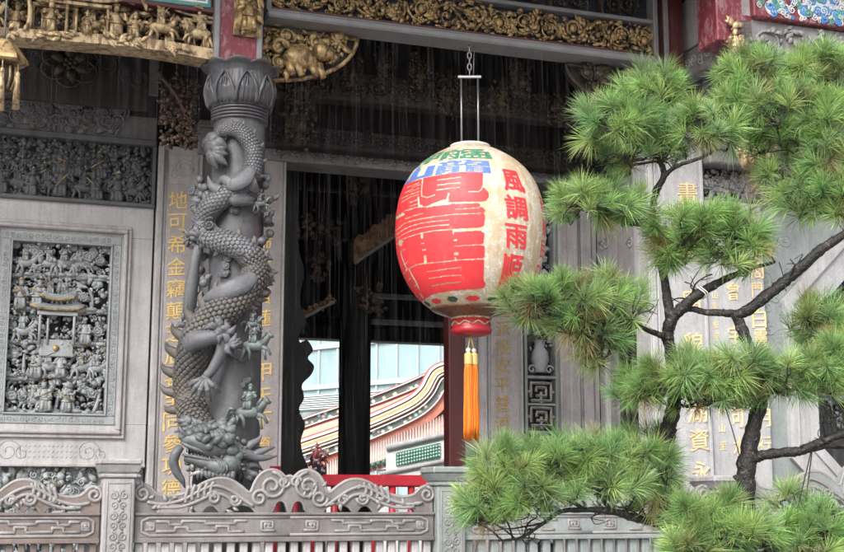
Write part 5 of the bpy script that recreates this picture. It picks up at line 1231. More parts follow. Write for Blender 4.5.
tt = np.linspace(0, 6.283, 120); zz_ = -1.325 + .02 * np.sin(tt * 9); mb.tube(np.stack([LP[0] + .255 * LA * np.cos(tt), LP[1] + .255 * LA * np.sin(tt), LP[2] + zz_ * LA], -1), .008, 5)
mb.lathe([L0(.267, -1.236), L0(.273, -1.25), L0(.267, -1.264)], tuple(LP), 40); T.part('gilt_wave', mb, M['gold_lt'], col_)
mb = MB(); mb.lathe([L0(.27, 1.075), L0(.27, 1.10), L0(.22, 1.115), L0(0, 1.118)], tuple(LP), 32); T.part('top_ring', mb, M['white'])
hb_z = atY(470, 77, LP[1])[2]; hk = zf - .11
mb = MB()
for x in (-8.5, 8.5): mb.tube([(LP[0] + x * LS, LP[1], LP[2] + 1.10 * LA), (LP[0] + x * LS, LP[1], hb_z + .02)], .010, 8)
mb.box((LP[0] - 12 * LS, LP[1] - .015, hb_z - .012), (LP[0] + 12 * LS, LP[1] + .015, hb_z + .012), .003)
T.part('hanger', mb, M['steel'])
mb = MB(); zc = hb_z + .012; k = 0
while zc < hk - .0:
    a = np.linspace(0, 6.283, 14); P = np.stack([LP[0] + .018 * np.cos(a) * (k % 2), LP[1] + .018 * np.cos(a) * (1 - k % 2), zc + .032 + .036 * np.sin(a)], -1); mb.tube(P, .006, 5, caps=False); zc += .056; k += 1
mb.tube([(LP[0] + 4 * LS, LP[1] + .02, hb_z), (LP[0] + 5 * LS, LP[1] + .02, hk)], .005, 5); T.part('chain', mb, M['steel'])
# electric cord loops and orange tassels
for x, dy in ((-4.2, -.02), (1.5, .02)):
    tx = LP[0] + x * LS + .01; zt0 = LP[2] - 1.455 * LA; ty = LP[1] + dy
    mb = MB(); ztop_ = atY(470, 352, LP[1])[2]; zend = atY(470, 438, LP[1])[2]
    mb.tube([(LP[0] - 1.0 * LS, LP[1], zt0), (tx, ty, ztop_ + .03)], .006, 6); T.part('tassel_cord', mb, M['gold_text'])
    mb = MB(); mb.ell((tx, ty, ztop_ + .015), (.022, .022, .022), 0, 10, 8)
    tas = T.part('bead', mb, M['white'])
    mb = MB(); mb.lathe([(.012, ztop_ - LP[2]), (.034, ztop_ - .02 - LP[2]), (.036, ztop_ - .10 - LP[2]), (.028, ztop_ - .12 - LP[2])], (tx, ty, LP[2]), 14); 
    for k in range(7): mb.lathe([(.034, ztop_ - .025 - k * .013 - LP[2]), (.040, ztop_ - .03 - k * .013 - LP[2]), (.034, ztop_ - .036 - k * .013 - LP[2])], (tx, ty, LP[2]), 12)
    T.part('tassel_knot', mb, M['gold_text'])
    mb = MB()
    for k in range(170):
        a, r = rnd.uniform(0, 6.28), math.sqrt(rnd.random()); x0, y0 = tx + .030 * r * math.cos(a), ty + .030 * r * math.sin(a); x1, y1 = tx + .048 * r * math.cos(a + .2), ty + .045 * r * math.sin(a + .2)
        mb.tube(smooth_path([(x0, y0, ztop_ - .11), (x0 * .7 + x1 * .3 + jit(.006), y0 * .7 + y1 * .3, ztop_ * .7 + zend * .3), (x0 * .3 + x1 * .7 + jit(.008), y0 * .3 + y1 * .7, ztop_ * .3 + zend * .7), (x1 + jit(.008), y1, zend + jit(.035))], 8), [.0035] * 7 + [.0015], 4)
    T.part('tassel', mb, M['orange'])

# ============================================================ STONE BALUSTRADE in front of the porch
VB = -.64
def bpx(x, y=500): return at(x, y, VB)
BZ0, BZ1 = at(288, 538, VB)[1], at(288, 514, VB)[1]       # engraved band
def bal_post(label, x0, x1, capx0, capx1, ycap0, ycap1, mat):
    u0, u1 = bpx(x0)[0], bpx(x1)[0]; c0, c1 = bpx(capx0)[0], bpx(capx1)[0]; z0, z1 = at((x0 + x1) / 2, ycap1, VB)[1], at((x0 + x1) / 2, ycap0, VB)[1]
    T = Thing('balustrade_post', label, 'post', ((u0 + u1) / 2, VB + .06, FLOOR), group='stone balustrade posts'); W = (u1 - u0) / 2; cu = (u0 + u1) / 2; vc = VB + .06
    mb = MB(); mb.box((u0, vc - W, FLOOR), (u1, vc + W, z0), .012); T.part('shaft', mb, M[mat])
    mb = MB(); H = (c1 - c0) / 2
    mb.box((cu - W - .015, vc - W - .015, z0 + .001), (cu + W + .015, vc + W + .015, z0 + .03), .008)
    hz = z1 - z0
    mb.box((cu - W * .98, vc - W * .98, z0 + .03), (cu + W * .98, vc + W * .98, z0 + .05), .004)
    mb.add([(cu + sx * (W + .02 + (H - W - .02) * f), vc + sy * (W + .02 + (H - W - .02) * f), z0 + .045 + f * hz * .35) for f in (0, 1) for sx, sy in ((-1, -1), (1, -1), (1, 1), (-1, 1))], [[0, 1, 5, 4], [1, 2, 6, 5], [2, 3, 7, 6], [3, 0, 4, 7]], None, 0, False)
    mb.box((cu - H, vc - H, z0 + .045 + hz * .35), (cu + H, vc + H, z1), .014); T.part('cap', mb, M[mat])
    mb = MB(); zt = z0 - .04; vv = vc - W - .002; q = W * .72
    polylines(mb, [rope_line([(cu - q, FLOOR + .2), (cu - q, zt), (cu + q, zt), (cu + q, FLOOR + .2), (cu - q, FLOOR + .2)], 3)], vv, .006)
    zz = zt - .09
    while zz > FLOOR + .25:
        for sd in (-1, 1): polylines(mb, [spiral_pts(cu + sd * q * .45, zz, q * .42, q * .08, 1.4, 1.57, 16, sd), spiral_pts(cu + sd * q * .42, zz - q * .85, q * .36, q * .08, 1.2, -1.57, 14, -sd)], vv, .0065)
        mb.ell((cu, vv, zz - q * .42), (q * .17, .012, q * .2), 0, 8, 6); zz -= q * 1.8
    T.part('front_carving', mb, M['line'])
bal_post('grey stone balustrade post with flared cap left of the dragon head', 102, 134, 98, 142, 459, 478, 'stone')
bal_post('grey stone balustrade post with flared cap just below the orange tassels', 435, 463, 430, 470, 467, 486, 'stone_green')
bal_post('pale stone balustrade post with flared cap behind the main pine trunk', 712, 742, 706, 749, 476, 494, 'stone')
def crest_profile(half):
    top = [(0, 24), (.015, 25), (.05, 26.5), (.09, 24), (.13, 18), (.20, 15.5), (.28, 17), (.36, 22), (.44, 29), (.52, 33), (.60, 32), (.67, 26), (.72, 20), (.745, 21), (.77, 30), (.81, 38), (.87, 42), (.93, 40), (.97, 35), (1, 36)]
    return top
def section(label, x0, x1, mat, nb, sx0=None, sx1=None, tone='line', dz=0.0, crest=1.0):
    u0, u1 = bpx(x0)[0], bpx(x1)[0]; sc = s_at((x0 + x1) / 2, 510, VB); cu = (u0 + u1) / 2; hw = (u1 - u0) / 2
    T = Thing('balustrade_section', label, 'balustrade', (cu, VB + .06, FLOOR), group='stone balustrade sections')
    z0, z1 = BZ0 + dz, BZ1 + dz
    mb = MB(); mb.box((u0 + .002, VB, z0), (u1 - .002, VB + .13, z1), .010); mb.box((u0 + .002, VB - .02, z1 - .012), (u1 - .002, VB + .15, z1 + .012), .007); mb.box((u0 + .002, VB - .012, z0 - .03), (u1 - .002, VB + .14, z0 + .008), .006)
    band = T.part('rail_band', mb, M[mat])
    mb = MB(); vv = VB - .003; h = (z1 - z0) / 2 - .026; cz = (z0 + z1) / 2
    L = []
    for half in (-1, 1):
        o = lambda f, g: (cu + half * hw * f, cz + h * g)
        L.append(rope_line([o(0, -1), o(.90, -1), o(.95, -.6), o(.95, .6), o(.90, 1), o(0, 1)], 4))
        L.append(rope_line([o(.86, -.55), o(.74, -.55), o(.74, -.1), o(.66, -.1), o(.66, -.55), o(.48, -.55), o(.48, .0), o(.40, .0), o(.40, -.6), o(.30, -.6)], 3))
        L.append(rope_line([o(.86, .55), o(.78, .55), o(.78, .2), o(.70, .2), o(.70, .6), o(.55, .6), o(.55, .3), o(.36, .3), o(.36, .62), o(.28, .62)], 3))
        c = cu + half * hw * .14
        for g in meander(c, cz, h * .62, half): L.append(rope_line([(cu + half * hw * .14 + (p[0] - c) * 1.35, p[1]) for p in g], 3))
        c = cu + half * hw * .9
        for g in meander(c, cz, h * .45, -half): L.append(rope_line(g, 3))
    polylines(mb, L, vv, .0130, 5, .5); T.part('meander_carving', mb, M[tone], band)
    # openwork crest of facing cloud dragons
    mb = MB(); prof = crest_profile(1); pts = []
    full = [(-1 + f, y) for f, y in prof] + [(1 - f, y) for f, y in prof[::-1][1:]]
    Pt = smooth_path([(cu + f * hw * .992, z1 + .012 + y * sc * crest) for f, y in full], 120)
    bot = []
    for f in np.linspace(1, -1, 120):
        a = abs(f); lift = 0
        for c0, wd_, hg in ((.74, .13, 9), (.33, .10, 8), (.06, .05, 12), (.52, .05, 7)):
            lift = max(lift, hg * max(0, 1 - ((a - c0) / wd_) ** 2) ** .5 if abs(a - c0) < wd_ else 0)
        bot.append((cu + f * hw * .992, z1 + .0125 + lift * sc))
    mb.poly(bot[::-1] + [tuple(p) for p in Pt[::-1]], VB + .02, VB + .11); cr = T.part('crest', mb, M[mat])
    mb = MB(); vv = VB + .012
    mb.tube(xz(Pt, VB + .03), .016, 6); mb.tube(xz(np.array(bot), VB + .03), .010, 6)
    for half in (-1, 1):
        o = lambda f, y: (cu + half * hw * f, z1 + .012 + y * sc * crest)
        S = []
        S.append(spiral_pts(*o(.12, 26), 14 * sc, 3 * sc, 1.6, math.pi / 2, 26, half)); S.append(spiral_pts(*o(.20, 14), 9 * sc, 2 * sc, 1.4, 0, 20, -half)); S.append(spiral_pts(*o(.95, 18), 8 * sc, 2 * sc, 1.5, 1.57, 20, -half))
        S.append(smooth_path([o(.92, 10), o(.82, 8), o(.70, 12), o(.60, 20), (o(.50, 26)), o(.40, 22), o(.30, 12), o(.24, 6)], 30))
        S.append(smooth_path([o(.86, 5), o(.72, 5), o(.60, 11), o(.50, 18), o(.42, 16), o(.36, 8)], 24))
        S.append(spiral_pts(*o(.50, 14), 7 * sc, 1.5 * sc, 1.5, 3.1, 18, half)); S.append(spiral_pts(*o(.36, 12), 6 * sc, 1.5 * sc, 1.3, 0, 16, half))
        for k in range(5): S.append(smooth_path([o(.50 + .04 * k, 30 - k), o(.52 + .04 * k, 24 - k * 2.2), o(.515 + .04 * k, 18 - k * 2.2)], 8))
        S.append(spiral_pts(*o(.04, 30), 6 * sc, 1.5 * sc, 1.2, 0, 16, half))
        polylines(mb, S, vv, .0145, 6, .55)
    for k in range(34):
        f = rnd.uniform(-.96, .96); ymax = float(np.interp(abs(f) if True else 0, [1 - q[0] for q in prof[::-1]], [q[1] for q in prof[::-1]])) if False else float(np.interp(1 - abs(f), [q[0] for q in prof], [q[1] for q in prof]))
        y = rnd.uniform(3, max(5, ymax - 4)); leaf(mb, cu + hw * f, VB + .018, z1 + .012 + y * sc * crest, rnd.uniform(.05, .10), rnd.uniform(0, 6.28), .4, jit(1.8))
    T.part('crest_carving', mb, M[tone], cr)
    b0, b1 = FLOOR + .12, z0 - .03
    mb = MB(); mb.box((u0 + .002, VB, FLOOR + .001), (u1 - .002, VB + .13, b0), .01); T.part('base_rail', mb, M[mat])
    for k in range(nb):
        x = u0 + (k + .5) * (u1 - u0) / nb; w_ = (u1 - u0) / nb * .30; mb = MB()
        mb.box((x - w_, VB + .03, b0), (x + w_, VB + .10, b1), .008); T.part('baluster', mb, M['stone_lt' if mat == 'stone_rail' else mat])
section('grey brown balustrade section with scroll crest right in front of the red fence', 134.5, 434.5, 'stone_rail', 24)
section('reddish brown weathered balustrade section at the far left below the carved dado', -198, 101.5, 'stone_brown', 24)
section('grey green balustrade section seen behind the lowest left pine bough', 463.5, 711.5, 'stone_green', 20)
section('grey green balustrade section at the far right beyond the pine trunk', 742.5, 1000, 'stone_green', 20, dz=at(800, 500, VB)[1] - at(800, 506, VB)[1])

# ---- red fence at the doorway
VF = .75; f0, f1 = at(268, 500, VF)[0], at(436, 500, VF)[0]
T = Thing('red_fence', 'bright red wooden fence barring the doorway behind the stone balustrade', 'fence', ((f0 + f1) / 2, VF, FLOOR))
zr = at(380, 475, VF)[1]
mb = MB(); mb.box((at(322, 480, VF)[0], VF - .05, zr - .11), (f1, VF + .05, zr), .015); T.part('top_rail', mb, M['red'])
for k in range(9):
    x = f0 + .06 + k * (f1 - f0 - .12) / 8; mb = MB(); zt = zr + (.07 if k == 0 else (-.06))
    mb.tube([(x, VF, FLOOR), (x, VF, zt)], .034 if k else .05, 10); T.part('bar', mb, M['red'])

# ============================================================ HALL INTERIOR: timber coloured black as its shade, open at the back
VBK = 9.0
T = Thing('hall_interior', 'hall interior seen through the doorway, coloured black in place of its shade', 'interior', (1.5, 5, FLOOR))
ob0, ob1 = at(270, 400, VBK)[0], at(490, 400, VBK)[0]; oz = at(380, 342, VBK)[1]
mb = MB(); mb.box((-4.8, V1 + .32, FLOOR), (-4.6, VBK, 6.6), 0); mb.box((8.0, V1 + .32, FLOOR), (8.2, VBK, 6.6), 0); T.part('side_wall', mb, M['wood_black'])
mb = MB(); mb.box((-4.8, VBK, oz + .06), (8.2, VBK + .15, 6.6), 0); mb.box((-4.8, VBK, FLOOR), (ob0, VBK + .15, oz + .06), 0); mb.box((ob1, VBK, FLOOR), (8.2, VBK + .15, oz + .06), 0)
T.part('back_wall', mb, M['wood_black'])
mb = MB(); mb.box((ob0, VBK - .12, oz), (ob1, VBK + .2, oz + .22), .02); mb.box((ob0, VBK - .3, oz + .33), (ob1, VBK - .2, oz + .37), .004); T.part('back_lintel', mb, M['wood_dark'])
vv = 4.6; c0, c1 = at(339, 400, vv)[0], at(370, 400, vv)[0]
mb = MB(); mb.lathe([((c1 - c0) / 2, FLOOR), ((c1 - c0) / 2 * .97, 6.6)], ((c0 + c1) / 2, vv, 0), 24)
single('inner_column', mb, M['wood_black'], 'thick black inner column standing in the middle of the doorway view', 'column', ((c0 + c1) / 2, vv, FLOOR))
for y_, lab_ in ((295, 'upper dim tie beam behind the lantern in the dark hall'), (321, 'lower dim tie beam behind the lantern in the dark hall')):
    mb = MB(); a_, b_ = at(372, y_, 5.0), at(470, y_ + 4, 5.0); mb.box((a_[0], 5.0, a_[1] - .03), (b_[0], 5.1, a_[1] + .03), .008); single('tie_beam', mb, M['stone_dim'], lab_, 'beam', (a_[0], 5.0, a_[1]), group='tie beams in the hall')
vv = 2.3; mb = MB(); e = [(283, 150), (283, 560), (309, 560), (306, 500), (309, 472), (303, 455), (301, 440), (305, 425), (299, 410), (304, 398), (302, 385), (311, 375), (314, 366), (308, 358), (313, 350), (307, 340), (301, 343), (299, 336), (306, 322), (300, 300), (304, 270), (298, 240), (300, 150)]
mb.poly([at(270, 150, vv), at(270, 560, vv)] + [tuple(q) for q in smooth_path([at(x, y, vv) for x, y in e[2:]], 120)], vv, vv + .16)
for x, y, r in ((311, 370, .06), (309, 352, .05), (300, 412, .05), (303, 430, .05), (304, 392, .04), (306, 330, .05)): mb.ell((*((lambda q: (q[0], vv + .08, q[1]))(at(x - 3, y, vv))),), (r, .1, r), 0, 8, 6)
single('carved_door_leaf', mb, M['wood_black'], 'black carved door leaf with a jagged scrolled edge just inside the doorway', 'door', (at(290, 400, vv)[0], vv + .1, FLOOR))
# dim carved brackets inside the hall, the light on them painted as lighter brown
for (x0, y0, x1, y1, vv, lab) in ((354, 262, 398, 232, 3.2, 'brown carved ceiling bracket with pale lower edge glimpsed left of the lantern'), (300, 318, 334, 300, 3.4, 'dim slanted carved timber with a pale edge low in the dark doorway')):
    a, b_ = at(x0, y0, vv), at(x1, y1, vv); T = Thing('inner_bracket', lab, 'bracket', (a[0], vv, a[1])); mb = MB()
    n_ = 10; tt = np.linspace(0, 1, n_); th_ = .26 if x0 > 320 else .05
    up = [(a[0] + (b_[0] - a[0]) * t_, a[1] + (b_[1] - a[1]) * t_ + th_ + .03 * math.sin(t_ * 18)) for t_ in tt]; lo = [(a[0] + (b_[0] - a[0]) * t_, a[1] + (b_[1] - a[1]) * t_) for t_ in tt]
    mb.poly(lo + up[::-1], vv, vv + .15)
    bed(mb, lambda: (lambda t_: (a[0] + (b_[0] - a[0]) * t_, a[1] + (b_[1] - a[1]) * t_ + rnd.uniform(0, th_)))(rnd.random()), 60, vv - .01, .07, .02)
    T.part('carving', mb, M['wood_lit'])
    mb = MB(); mb.tube([(q[0], vv - .02, q[1] - .02) for q in lo], .022, 6); T.part('pale_edge', mb, M['stone_dim'])
for k, (x, y) in enumerate(((306, 226), (350, 190), (372, 298), (330, 232), (318, 268))):
    vv = 3.0 + .2 * k; u, z = at(x, y, vv); mb = MB()
    bed(mb, rect_in(u - .13, u + .13, z - .16, z + .16), 34, vv, .13, .05); mb.tube([(u - .03, vv, z), (u - .03, vv, 6.6)], .02, 5)
    single('hanging_carving', mb, M['wood_brown'], ('dim brown carving near the left jamb deep in the doorway', 'small dim carving high in the doorway under the lintel', 'low dim carving beside the left edge of the lantern', 'dim carving in the middle of the dark doorway', 'dim carving left of the doorway centre above the slanted timber')[k], 'carving', (u, vv, z), group='dim carvings in the hall')

# ============================================================ BEYOND: side hall roof, glass building
YR = 30.0
r3 = lambda x, y, Y=YR: (lambda p: (p[0], p[2]))(atY(x, y, Y))
def curve(px_, n_=70):
    C_ = smooth_path([r3(x, y) for x, y in px_], n_); tg_ = np.gradient(C_, axis=0); tg_ /= np.linalg.norm(tg_, axis=1)[:, None]; nm = np.stack([tg_[:, 1], -tg_[:, 0]], -1)
    for _ in range(4): nm[1:-1] = (nm[:-2] + nm[1:-1] * 2 + nm[2:]) / 4
    return lambda d: C_ + nm * d * sr
sr = (r3(401, 400)[0] - r3(400, 400)[0])
top_c = curve([(240, 440), (307, 416), (340, 405), (370, 395.5), (400, 384), (427, 372)])
str_c = curve([(240, 459), (307, 437), (345, 424), (370, 414), (395, 403), (410, 395), (419, 386.5), (424, 377), (429, 369.5), (437, 364), (448, 361.8), (480, 361)])
T = Thing('side_hall_roof', 'side hall with a striped swallowtail ridge, red tiles and a green lattice, seen through the doorway', 'building', (r3(380, 400)[0], YR, 0), 'W')
m, t, b = nodes('floral_porcelain_band'); vec = coords(t)
vo = N(t, 'ShaderNodeTexVoronoi'); vo.inputs['Scale'].default_value = 8.5; t.links.new(vec, vo.inputs['Vector'])
hsv = N(t, 'ShaderNodeHueSaturation'); hsv.inputs['Saturation'].default_value = .55; hsv.inputs['Value'].default_value = .75; t.links.new(vo.outputs['Color'], hsv.inputs['Color'])
t.links.new(mixc(t, ramp(t, vo.outputs['Distance'], [(.22, 0), (.45, 1)]), hsv.outputs[0], (.10, .11, .10)), b.inputs['Base Color']); M['floral'] = m
M['ridge_pink'] = paint('faded_red_ridge_paint', (.42, .10, .10), .2, .5, .15, (.5, .3, .27)); M['ridge_cream'] = paint('cream_ridge_paint', (.52, .46, .36), .12, .5, .1); M['ridge_yellow'] = paint('pale_yellow_ridge_paint', (.46, .34, .15), .15, .5, .1); M['ridge_plum'] = paint('plum_ridge_paint', (.16, .08, .10), .2, .5)
for fn, bands in ((top_c, [(0, 1.3, 'ridge_pink'), (1.3, 2.2, 'white'), (2.2, 9.2, 'floral'), (9.2, 10.2, 'white'), (10.2, 13, 'ridge_pink'), (13, 21, 'ridge_cream')]),
                  (str_c, [(0, 1.8, 'ridge_pink'), (1.8, 4.2, 'white'), (4.2, 5.6, 'ridge_pink'), (5.6, 7.4, 'ridge_cream'), (7.4, 9.6, 'ridge_yellow'), (9.6, 11.2, 'white'), (11.2, 12.4, 'ridge_pink'), (12.4, 14.0, 'ridge_cream'), (14.0, 16.4, 'ridge_plum'), (16.4, 17.4, 'white'), (17.4, 23.6, 'floral'), (23.6, 24.6, 'white'), (24.6, 34, 'roof_red')])):
    for k, (d0, d1, mt) in enumerate(bands):
        A, B = fn(d0), fn(d1); mb = MB(); Yf = YR - (.0 if fn is top_c else .25) - (.08 if mt in ('white', 'ridge_yellow', 'ridge_cream') else 0) - .01 * (k % 3)
        mb.poly([tuple(p) for p in B] + [tuple(p) for p in A[::-1]], Yf, YR + .5); T.part('ridge_band', mb, M[mt])
mb = MB(); e0 = [r3(480, 400), r3(440, 416), r3(400, 434), r3(360, 452), r3(300, 470), r3(240, 486)]
mb.poly([tuple(p) for p in str_c(30)] + [tuple(p) for p in e0], YR + .1, YR + .5); T.part('gable_wall', mb, M['roof_red'])
# tile slope coming forward below the gable
mb = MB(); Yn = YR - 2.2
far = [r3(x, y) for x, y in ((240, 486), (330, 461), (400, 433), (480, 399))]; near = [r3(x, y, Yn) for x, y in ((250, 494), (330, 478), (400, 456), (480, 432))]
V = [(p[0], YR + .0, p[1]) for p in far] + [(p[0], Yn, p[1]) for p in near]; mb.add(V + [(v[0], v[1], v[2] - .15) for v in V], [[4, 5, 1, 0], [5, 6, 2, 1], [6, 7, 3, 2], [8, 9, 13, 12], [9, 10, 14, 13], [10, 11, 15, 14], [4, 12, 13, 5], [5, 13, 14, 6], [6, 14, 15, 7]], None, 0, False)
T.part('tile_slope', mb, paint('washed_pink_tiles', (.40, .22, .18), .2, .6))
mb = MB()
for k in range(84):
    f = k / 83 * 3; i = min(2, int(f)); g_ = f - i
    p = np.array(far[i]) * (1 - g_) + np.array(far[i + 1]) * g_; q = np.array(near[i]) * (1 - g_) + np.array(near[i + 1]) * g_
    mb.tube([(p[0], YR, p[1] + .03), (q[0], Yn - .04, q[1] + .03)], .03, 6)
T.part('tile_ribs', mb, paint('pale_salmon_tiles', (.52, .40, .36), .2, .55))
mb = MB()
for k in range(40):
    f = k / 39 * 3; i = min(2, int(f)); g_ = f - i; q = np.array(near[i]) * (1 - g_) + np.array(near[i + 1]) * g_
    mb.ell((q[0], Yn - .06, q[1] - .02), (.055, .05, .055), 0, 8, 6)
T.part('green_eave_tiles', mb, M['green_tile'])
# white wall with green glazed lattice
Yw = YR - 2.6; c = [r3(x, y, Yw) for x, y in ((386, 451), (470, 432), (470, 474), (386, 480))]
mb = MB(); mb.poly([c[3], c[2], c[1], c[0]], Yw, Yw + .3); wl = T.part('white_wall', mb, M['white'])
c = [r3(x, y, Yw) for x, y in ((396, 453), (440, 443), (440, 458), (396, 466))]; mb = MB(); mb.poly([c[3], c[2], c[1], c[0]], Yw - .03, Yw + .02); gl = T.part('lattice_ground', mb, M['green_tile'], wl)
mb = MB()
for k in range(16):
    for q in range(4):
        x = 398 + k * 2.75; y = 455 + q * 3.2 - k * .62; p = r3(x, y, Yw); mb.ell((p[0], Yw - .04, p[1]), (.026, .02, .03), 0, 7, 5)
T.part('lattice_boss', mb, paint('pale_green_glaze', (.35, .52, .45), .15, .3), gl)
mb = MB(); c = [r3(x, y, Yw) for x, y in ((386, 448), (470, 429))]; mb.tube([(c[0][0], Yw - .03, c[0][1]), (c[1][0], Yw - .03, c[1][1])], .07, 6)
c = [r3(x, y, Yw) for x, y in ((380, 474), (470, 456))]; mb.tube([(c[0][0], Yw - .03, c[0][1]), (c[1][0], Yw - .03, c[1][1])], .05, 6); T.part('stone_coping', mb, M['stone_white'], wl)
mb = MB(); xw0 = r3(240, 470)[0]; mb.box((xw0, YR - 2.0, 0), (r3(480, 470)[0], YR + .4, r3(360, 500)[1]), .0); T.part('wall', mb, M['white'])
# porcelain figures on the roof corner
YP = 24.0; p = atY(318, 474, YP)
T = Thing('roof_figurines', 'cluster of pink and white porcelain figurines and flowers at the left of the doorway view', 'figurines', tuple(p), 'W')
mb = MB(); mw = MB(); md = MB(); sp = 1.25 * (atY(319, 440, YP)[0] - p[0])
figure(mb, p[0] - 2 * sp, p[1], p[2] + 14 * sp, 32 * sp); horse(mb, p[0] + 3 * sp, p[1], p[2] + 12 * sp, 28 * sp, 1)
for k in range(22):
    mw = MB(); flower(mw, p[0] + jit(11) * sp, p[1] - .1, p[2] + rnd.uniform(4, 44) * sp, 2.2 * sp); T.part('flower', mw, M['white' if k % 3 else 'pink'])
for k in range(12): leaf(md, p[0] + jit(10) * sp, p[1] - .05, p[2] + rnd.uniform(0, 26) * sp, 8 * sp, rnd.uniform(0, 6.28), .5, 1)
md.box((p[0] - 9 * sp, p[1] - .1, 0), (p[0] + 11 * sp, p[1] + .4, p[2] + 14 * sp), .03)
T.part('figure_group', mb, M['pink']); T.part('dark_base', md, M['shade_black'])
# glass office block far behind
YG = 75.0
T = Thing('glass_building', 'pale teal glass office building far behind the ridge', 'building', (atY(372, 400, YG)[0], YG, 0), 'W')
m, t, b = nodes('pale_teal_glass'); vec = coords(t)
t.links.new(mixc(t, ramp(t, noise(t, coords(t, (.35, 1, .25)), 1.2, 3, .6), [(.35, 0), (.65, 1)]), (.24, .345, .365), (.31, .42, .44)), b.inputs['Base Color']); b.inputs['Roughness'].default_value = .12; b.inputs['Specular IOR Level'].default_value = .8
rx = rotm(2, R(-40)); gp = np.array([atY(372, 400, YG)[0], YG, 0])
mb = MB(); mb.box((-26, 0, 0), (26, 20, 19), .0, rot=rx, piv=(0, 0, 0)); mb.V = [v + gp for v in mb.V]; T.part('glass_wall', mb, m)
mb = MB()
for k in range(34): mb.box((-26 + k * 1.55, -.12, 0), (-26 + k * 1.55 + .14, 0, 19), 0, rot=rx, piv=(0, 0, 0))
for k in range(8): mb.box((-26, -.2, 1.2 + k * 2.4), (26, -.0, 1.5 + k * 2.4), 0, rot=rx, piv=(0, 0, 0))
mb.V = [v + gp for v in mb.V]; T.part('mullions', mb, paint('pale_aluminium', (.36, .42, .43), .1, .4))
mb = MB()
for k in range(7): mb.box((-6 + k * .2, -2.5 - .01 * k, 7.0 + .12 * k), (26, -1.0, 7.08 + .12 * k), 0, rot=rx, piv=(0, 0, 0))
mb.V = [v + gp for v in mb.V]; T.part('balcony', mb, paint('pale_concrete', (.42, .46, .46), .1, .6))

# ============================================================ PINE
YPN = 6.6
pp = lambda x, y, d=0.0: atY(x, y, YPN + d)
PS = pp(423, 300)[0] - pp(422, 300)[0]
T = Thing('pine_tree', 'trained pine with dark wet forked trunk and layered bright green needle pads', 'tree', (*pp(735, 560)[:2], 0.0), 'W')
m, t, b = nodes('wet_pine_bark'); vec = coords(t)
vo = N(t, 'ShaderNodeTexVoronoi'); vo.feature = 'DISTANCE_TO_EDGE'; vo.inputs['Scale'].default_value = 48; t.links.new(noise(t, vec, 20, 4, .6) if False else vec, vo.inputs['Vector'])
n1 = noise(t, vec, 26, 6, .7)
bc = mixc(t, ramp(t, n1, [(.35, 0), (.7, 1)]), (.0045, .004, .004), (.019, .0155, .0145)); bc = mixc(t, ramp(t, noise(t, vec, 30, 6, .75), [(.575, 0), (.62, .75)]), bc, (.16, .115, .095))
t.links.new(bc, b.inputs['Base Color']); t.links.new(ramp(t, n1, [(.2, .35), (.8, .8)]), b.inputs['Roughness'])
p_ = bump(t, b, ramp(t, vo.outputs['Distance'], [(0, 0), (.22, 1)]), .004, .5); bump(t, b, n1, .010, .8, p_); M['bark'] = m
paths = {}
def limbp(key, pts, w, name='branch', n=26, knob=True, parent=None):
    P = smooth_path([pp(*q) for q in pts], n * 2); Rd = lerp_list(w, n * 2) * PS / 2 * .86
    Rd = Rd * (1 + .05 * np.sin(np.arange(n * 2) * .9 + len(pts)) + .035 * np.array([jit(1) for _ in range(n * 2)])); P[1:-1] += np.array([[jit(.10), jit(.10), jit(.10)] for _ in range(n * 2 - 2)]) * Rd[1:-1, None]
    mb = MB(); mb.tube(P, Rd, 10)
    if knob:
        for k in range(max(2, n // 7)): i = rnd.randrange(3, n * 2 - 3); a = rnd.uniform(0, 6.28); d = np.array([math.cos(a), -abs(math.sin(a)) * .6, math.sin(a) * .7]); mb.tube([P[i], P[i] + d * Rd[i] * 1.3, P[i] + d * Rd[i] * 1.7], [Rd[i] * .6, Rd[i] * .35, Rd[i] * .1], 7)
    paths[key] = P; return T.part(name, mb, M['bark'], parent)
trunk = limbp('A', [(742, 640, .1), (747, 590, .05), (747, 525, 0), (746, 490, 0), (747, 462, 0), (752, 435, 0), (760, 405, 0), (764, 385, .02), (756, 365, .03), (746, 340, .03), (736, 314, .03)], [30, 24, 21, 20, 22, 18, 16, 15, 14, 13, 14], 'trunk', 40)
limbp('B', [(742, 636, .1), (712, 590, .18), (684, 540, .25), (668, 490, .25), (664, 458, .22), (668, 430, .2), (674, 405, .18), (673, 370, .15), (668, 338, .1)], [24, 19, 18, 18, 19, 20, 17, 15, 15], 'trunk', 34)
limbp('B2', [(668, 340, .1), (670, 322, .08), (684, 306, .05), (700, 293, .03), (716, 284, .05), (732, 276, .08), (752, 268, .1), (775, 262, .15)], [15, 15, 14, 12, 10, 8, 6, 3])
limbp('A2', [(735, 316, .03), (748, 310, .0), (765, 297, -.03), (785, 281, -.05), (805, 264, -.08), (822, 249, -.1), (840, 237, -.12), (870, 216, -.15)], [14, 13, 14, 13, 13, 12, 10, 8])
limbp('A3', [(736, 314, .03), (722, 313, .05), (705, 312, .07), (690, 309, .07), (672, 312, .09)], [10, 9, 8, 7, 7], n=14)
limbp('L', [(748, 462, 0), (760, 456, -.03), (778, 453, -.06), (800, 451, -.1), (818, 443, -.12), (844, 433, -.15), (880, 420, -.2)], [14, 12, 11, 11, 10, 9, 7])
limbp('L2', [(808, 450, -.1), (826, 446, -.12), (850, 447, -.15), (880, 450, -.2)], [8, 7, 6, 5], n=12)
